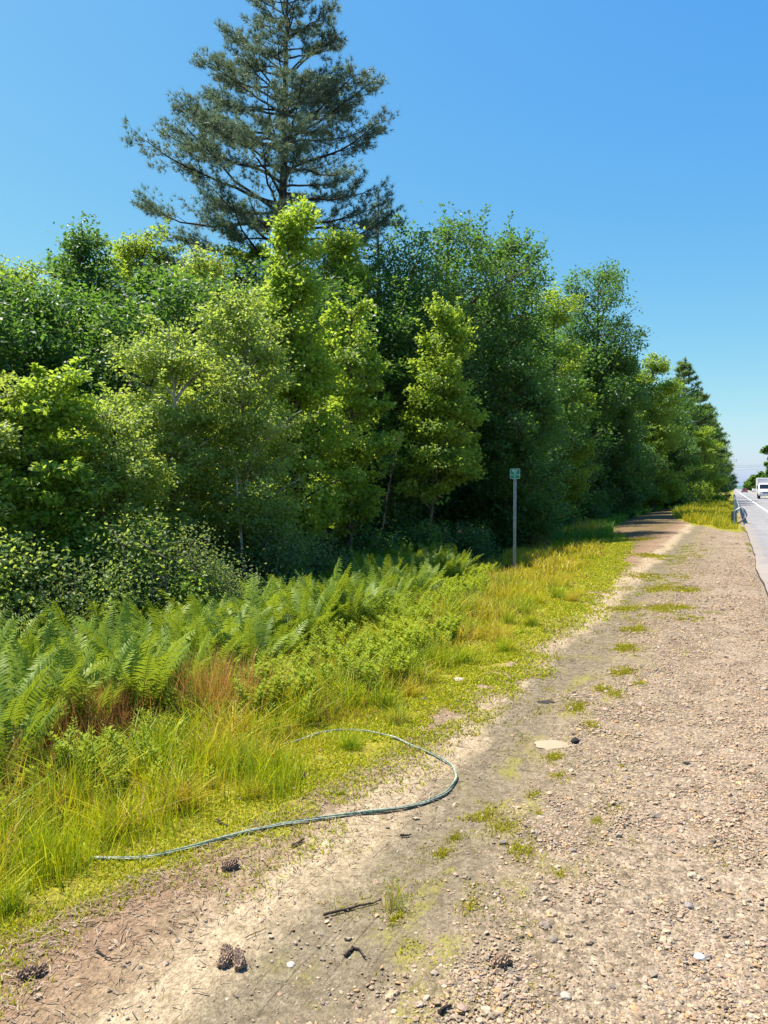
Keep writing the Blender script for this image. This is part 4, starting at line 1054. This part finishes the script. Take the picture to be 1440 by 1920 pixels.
# ------------------------------------------------------------------ guard rail and delineator
def wprof():      # W-beam section: (offset towards the road, height)
    return np.array([(0, .155), (.02, .150), (.055, .115), (.075, .085), (.055, .055), (.012, .025), (0, 0), (.012, -.025), (.055, -.055), (.075, -.085), (.055, -.115), (.02, -.150), (0, -.155)])
def sweep(mb, path, heights, sgn=1.0, thick=.006):
    P = np.asarray(path, float); T_ = np.gradient(P, axis=0); T_ /= np.linalg.norm(T_, axis=1)[:, None]
    Nn = np.c_[T_[:, 1], -T_[:, 0]] * sgn; pr = wprof()
    outv = []
    for s_ in (0, -thick):
        V = np.stack([np.c_[P + Nn * (o + s_), heights + hh] for o, hh in pr], 1); outv.append(V)
    m = len(pr); n = len(P); A = np.concatenate([outv[0], outv[1][:, ::-1]], 1); k = 2 * m
    I = np.arange(n - 1)[:, None] * k + np.arange(k)[None]; I2 = np.arange(n - 1)[:, None] * k + (np.arange(k)[None] + 1) % k
    mb.add(A.reshape(-1, 3), np.stack([I, I2, I2 + k, I + k], -1).reshape(-1, 4))
    for e in (0, n - 1):
        q = e * k; mb.add(A[e], [[i, i + 1, k - 2 - i, k - 1 - i] for i in range(m - 1)])
gr0 = on_ground(1378, 984); gy0 = float(gr0[1]); gxr = .27
rail = thing('guard_rail', (gxr, gy0, 0), 0, 'weathered steel guard rail with a crumpled near end beside the road', 'guard rail')
yy = np.linspace(1.5, 78, 40)
b = MB(); sweep(b, np.c_[0 * yy - .35 * sm(0, 12, 12 - yy) * 0, yy], .62 + 0 * yy); b.build('rail', M['galv'], rail, smooth=False)
M['dark_steel'] = plain('dark_weathered_steel', (.10, .115, .14), .5, .4, .5, vary=.3)
b = MB(); V = np.array([[0, .155], [.16, .02], [.23, -.16], [.24, -.26], [.16, -.40], [.04, -.53], [-.12, -.60]])   # torn end curling down to the ground on the road side
tq = np.linspace(0, 6, 22); cx_, cz_ = np.interp(tq, range(7), V[:, 0]), np.interp(tq, range(7), V[:, 1])
for _ in range(2): cx_[1:-1] = (cx_[:-2] + 2 * cx_[1:-1] + cx_[2:]) / 4; cz_[1:-1] = (cz_[:-2] + 2 * cz_[1:-1] + cz_[2:]) / 4
b.tube(np.c_[cx_ + .04, 1.45 - .35 * np.sin(tq / 6 * 2.4), cz_ + .62], np.interp(tq, [0, 1, 6], [.05, .075, .075]), 8, sq=.45); b.build('torn_end', M['dark_steel'], rail, smooth=True)
b = MB(); b.tube(np.array([[.06, 1.42, .755], [-.04, 1.40, .68], [-.15, 1.38, .60]]), [.02, .028, .02], 6, sq=.4); b.build('bright_edge', M['sign_white'], rail)
b = MB(); b.box((-.20, 1.2, .27), (.22, .14, .60)); b.build('end_block', M['dark_steel'], rail)
for k in range(20):
    b = MB(); y0 = 1.6 + k * 3.8; b.box((-.14, y0, .26), (.012, .10, .95)); b.box((-.08, y0, .26), (.012, .10, .95)); b.box((-.11, y0, .26), (.06, .008, .95)); b.box((-.04, y0, .62), (.075, .10, .30)); b.build('rail_post', M['galv'], rail)
dp = on_ground(1377, 986)
dl = thing('delineator_post', (dp[0], dp[1], 0), R(5), 'slim pale marker post standing at the near end of the guard rail', 'marker post')
b = MB(); b.box((0, 0, .52), (.055, .006, 1.5)); b.box((-.026, -.008, .52), (.004, .014, 1.5)); b.box((.026, -.008, .52), (.004, .014, 1.5)); b.build('post', M['galv'], dl)
b = MB(); b.box((0, -.012, 1.17), (.075, .004, .10)); b.build('reflector', M['sign_white'], dl)

# ------------------------------------------------------------------ vehicles
M['white_body'] = plain('white_vehicle_paint', (.78, .78, .78), .3, .5, vary=.03)
M['grey_panel'] = plain('grey_box_front', (.50, .50, .54), .5, .4, vary=.06)
M['glass'] = plain('dark_glass', (.012, .016, .022), .06, .6, vary=.1)
M['black'] = plain('black_rubber', (.018, .018, .018), .8, .3, vary=.2)
M['lamp'] = plain('headlamp_glass', (.75, .76, .78), .15, .6, vary=.05)
M['amber'] = plain('amber_marker', (.7, .25, .03), .3, .5)
M['red_body'] = plain('dark_red_paint', (.16, .018, .016), .3, .5, vary=.05)
M['plate'] = plain('number_plate', (.6, .62, .6), .5, .4)
M['tail'] = plain('tail_lamp', (.35, .01, .01), .25, .5)
def loft(mb, secs, mi=0):
    """closed rings of equal length, one after the other along Y, ends filled with quads about the middle"""
    A = np.array(secs, float); n, k = A.shape[:2]
    I = np.arange(n - 1)[:, None] * k + np.arange(k)[None]; I2 = np.arange(n - 1)[:, None] * k + (np.arange(k)[None] + 1) % k
    V = A.reshape(-1, 3); Q = np.stack([I, I + k, I2 + k, I2], -1).reshape(-1, 4)
    V = np.vstack([V, A[0].mean(0), A[-1].mean(0)])
    T_ = [[n * k, i, (i + 1) % k] for i in range(k)] + [[n * k + 1, (n - 1) * k + (i + 1) % k, (n - 1) * k + i] for i in range(k)]
    mb.add(V, Q, T_, mi=mi)
def ring(y, w, z0, z1, r=.06, n=3):
    o = rrect(w, z1 - z0, min(r, (z1 - z0) / 2.1, w / 2.1), n); return [(q[0], y, q[1] + (z0 + z1) / 2) for q in o]
def wheel(parent, x, y, r, w_):
    a = np.linspace(0, 6.283, 25)[:-1]; b = MB()
    prof = [(-w_ / 2, .55 * r), (-w_ / 2, .92 * r), (-w_ * .38, r), (w_ * .38, r), (w_ / 2, .92 * r), (w_ / 2, .55 * r)]
    V = np.array([[x + dx, y + rr * math.cos(t), r + rr * math.sin(t)] for dx, rr in prof for t in a]); k = 24
    I = np.arange(5)[:, None] * k + np.arange(k)[None]; I2 = np.arange(5)[:, None] * k + (np.arange(k)[None] + 1) % k
    b.add(V, np.stack([I, I2, I2 + k, I + k], -1).reshape(-1, 4)); wh = b.build('wheel', M['black'], parent, smooth=False)
    b = MB(); b.tube(np.array([[x - w_ * .42, y, r], [x, y, r], [x + w_ * .42, y, r]]), [.54 * r, .56 * r, .54 * r], 20); b.build('rim', M['galv'], wh)
# box truck coming towards the camera (its front faces -Y)
tx = 4.35; tyy = float(at_depth(1430, 936, 108)[1])
tk = thing('box_truck', (tx, tyy, roadz(tx)), 0, 'white box truck coming along the road at the right edge', 'truck')
b = MB(); loft(b, [ring(1.15, 2.25, .95, 2.95, .05), ring(1.17, 2.3, .9, 3.0, .05), ring(6.2, 2.3, .9, 3.0, .05), ring(6.22, 2.25, .95, 2.95, .05)]); cb = b.build('cargo_box', M['white_body'], tk)
b = MB(); b.box((0, 1.14, 2.35), (2.02, .02, 1.05)); b.build('front_panel', M['grey_panel'], cb)
b = MB(); loft(b, [ring(-.62, 1.75, .55, 1.05, .1), ring(-.5, 1.95, .45, 1.30, .12), ring(-.1, 2.0, .42, 1.42, .12), ring(.28, 1.9, .42, 2.12, .14), ring(.5, 1.9, .42, 2.2, .14), ring(1.1, 1.92, .42, 2.2, .1)])
cb = b.build('cab', M['white_body'], tk, smooth=False)
b = MB(); b.add([[-.86, -.15, 1.40], [.86, -.15, 1.40], [.82, .19, 2.06], [-.82, .19, 2.06], [-.86, -.10, 1.40], [.86, -.10, 1.40], [.82, .235, 2.06], [-.82, .235, 2.06]], [[0, 1, 2, 3], [4, 7, 6, 5], [0, 4, 5, 1], [3, 2, 6, 7], [0, 3, 7, 4], [1, 5, 6, 2]]); b.build('windscreen', M['glass'], cb)
b = MB(); b.box((0, -.615, .86), (.9, .03, .22)); [b.box((0, -.635, .80 + q * .06), (.86, .012, .02), mi=1) for q in range(3)]; b.build('grille', [M['black'], M['galv']], cb)
b = MB(); b.box((0, -.63, .56), (1.9, .16, .20)); b.build('bumper', M['grey_panel'], cb)
b = MB(); b.box((0, -.715, .56), (.34, .01, .15)); b.build('number_plate', M['plate'], cb)
for s_ in (-1, 1):
    b = MB(); b.box((s_ * .72, -.60, .92), (.30, .08, .18)); b.build('headlight', M['lamp'], cb)
    b = MB(); b.box((s_ * .962, .55, 1.68), (.012, .62, .5)); b.build('side_window', M['glass'], cb)
    b = MB(); b.box((s_ * 1.14, .10, 1.62), (.14, .08, .42)); b.tube(np.array([[s_ * .93, .2, 1.5], [s_ * 1.05, .12, 1.5], [s_ * 1.12, .12, 1.55]]), .02, 6); b.build('mirror', M['black'], cb)
    for yw in (.1, 4.6): wheel(tk, s_ * .86, yw, .4, .28)
b = MB(); b.box((0, 3.6, .66), (.8, 5.0, .18)); b.build('chassis', M['black'], tk)
def car(name, x, y, body, front, label):
    c = thing(name, (x, y, roadz(x)), 0 if front else R(180), label, 'car')
    b = MB(); loft(b, [ring(-2.15, 1.45, .38, .66, .1), ring(-2.05, 1.7, .28, .78, .12), ring(-1.1, 1.8, .25, .96, .14), ring(1.4, 1.8, .25, 1.0, .14), ring(2.1, 1.66, .30, .98, .12), ring(2.18, 1.5, .4, .9, .1)])
    loft(b, [ring(-1.0, 1.5, .90, .97, .03), ring(-.35, 1.38, .92, 1.44, .12), ring(.9, 1.36, .92, 1.46, .12), ring(1.75, 1.5, .92, 1.0, .03)])
    bd = b.build('body', M[body], c, smooth=False)
    b = MB(); b.add([[-.66, -1.01, 1.0], [.66, -1.01, 1.0], [.58, -.46, 1.39], [-.58, -.46, 1.39]], [[0, 1, 2, 3]]); b.build('windscreen', M['glass'], bd)
    b = MB(); b.add([[-.62, 1.74, 1.02], [.62, 1.74, 1.02], [.56, .98, 1.42], [-.56, .98, 1.42]], [[0, 3, 2, 1]]); b.build('rear_window', M['glass'], bd)
    for s_ in (-1, 1):
        b = MB(); b.box((s_ * .62, -2.09, .66), (.34, .10, .14)); b.build('headlight', M['lamp'], bd)
        b = MB(); b.box((s_ * .62, 2.13, .80), (.30, .10, .16)); b.build('tail_light', M['tail'], bd)
        for yw in (-1.35, 1.35): wheel(c, s_ * .80, yw, .33, .2)
    b = MB(); b.box((0, -2.14, .50), (.9, .06, .12)); b.build('grille', M['black'], bd); return c
def lane_y(u, d): return float(at_depth(u, 918, d)[1])
car('parked_car' if 0 else 'red_car', 3.7, lane_y(1394, 255), 'red_body', True, 'dark red car far down the road')
car('white_car', 7.6, lane_y(1413, 285), 'white_body', False, 'tiny white car far off between the red car and the truck')

# small roadside board where the wood ends, and the wires over the road
q = at_depth(1359, 917, 125)
bd = thing('roadside_board', (q[0], q[1], float(gz(q[0], q[1]))), 0, 'small white and orange board on a post where the wood ends', 'sign')
b = MB(); b.box((0, .03, .6), (.09, .09, 1.3)); b.build('post', M['deadwood'], bd)
b = MB(); b.box((0, -.03, 1.0), (.42, .03, .5)); b.build('white_board', M['white_body'], bd)
b = MB(); b.box((0, -.03, 1.38), (.42, .03, .22)); b.build('orange_board', M['amber'], bd)
M['wire'] = plain('grey_wire', (.12, .13, .15), .6)
Yw = 290.0
for i, x in enumerate((-13.0, 17.5)):
    p = thing('utility_pole', (x, Yw + (0 if i == 0 else 6), float(gz(x, Yw)) - .4), 0, ['wooden utility pole among the trees left of the road', 'wooden utility pole behind the tree at the right edge'][i], 'utility pole')
    b = MB(); b.tube(np.array([[0, 0, -.5], [0, 0, 5], [0, 0, 10.2]]), [.17, .15, .11], 10); b.build('pole', M['bark'], p, smooth=True)
    b = MB(); b.box((0, -.14, 9.6), (1.8, .1, .12)); b.build('crossarm', M['bark'], p)
for k, (za, zb) in enumerate(((8.2, 8.9), (9.3, 9.7), (9.9, 10.3))):
    t = np.linspace(0, 1, 24); b = MB()
    b.tube(np.c_[-13 + 30.5 * t, Yw + 6 * t, za + (zb - za) * t - 2.6 * t * (1 - t) + .0], .030, 5)
    tag(b.build('utility_wire', M['wire']), ['lowest wire crossing the sky above the far road', 'middle wire crossing the sky above the far road', 'topmost wire crossing the sky above the far road'][k], 'wire')
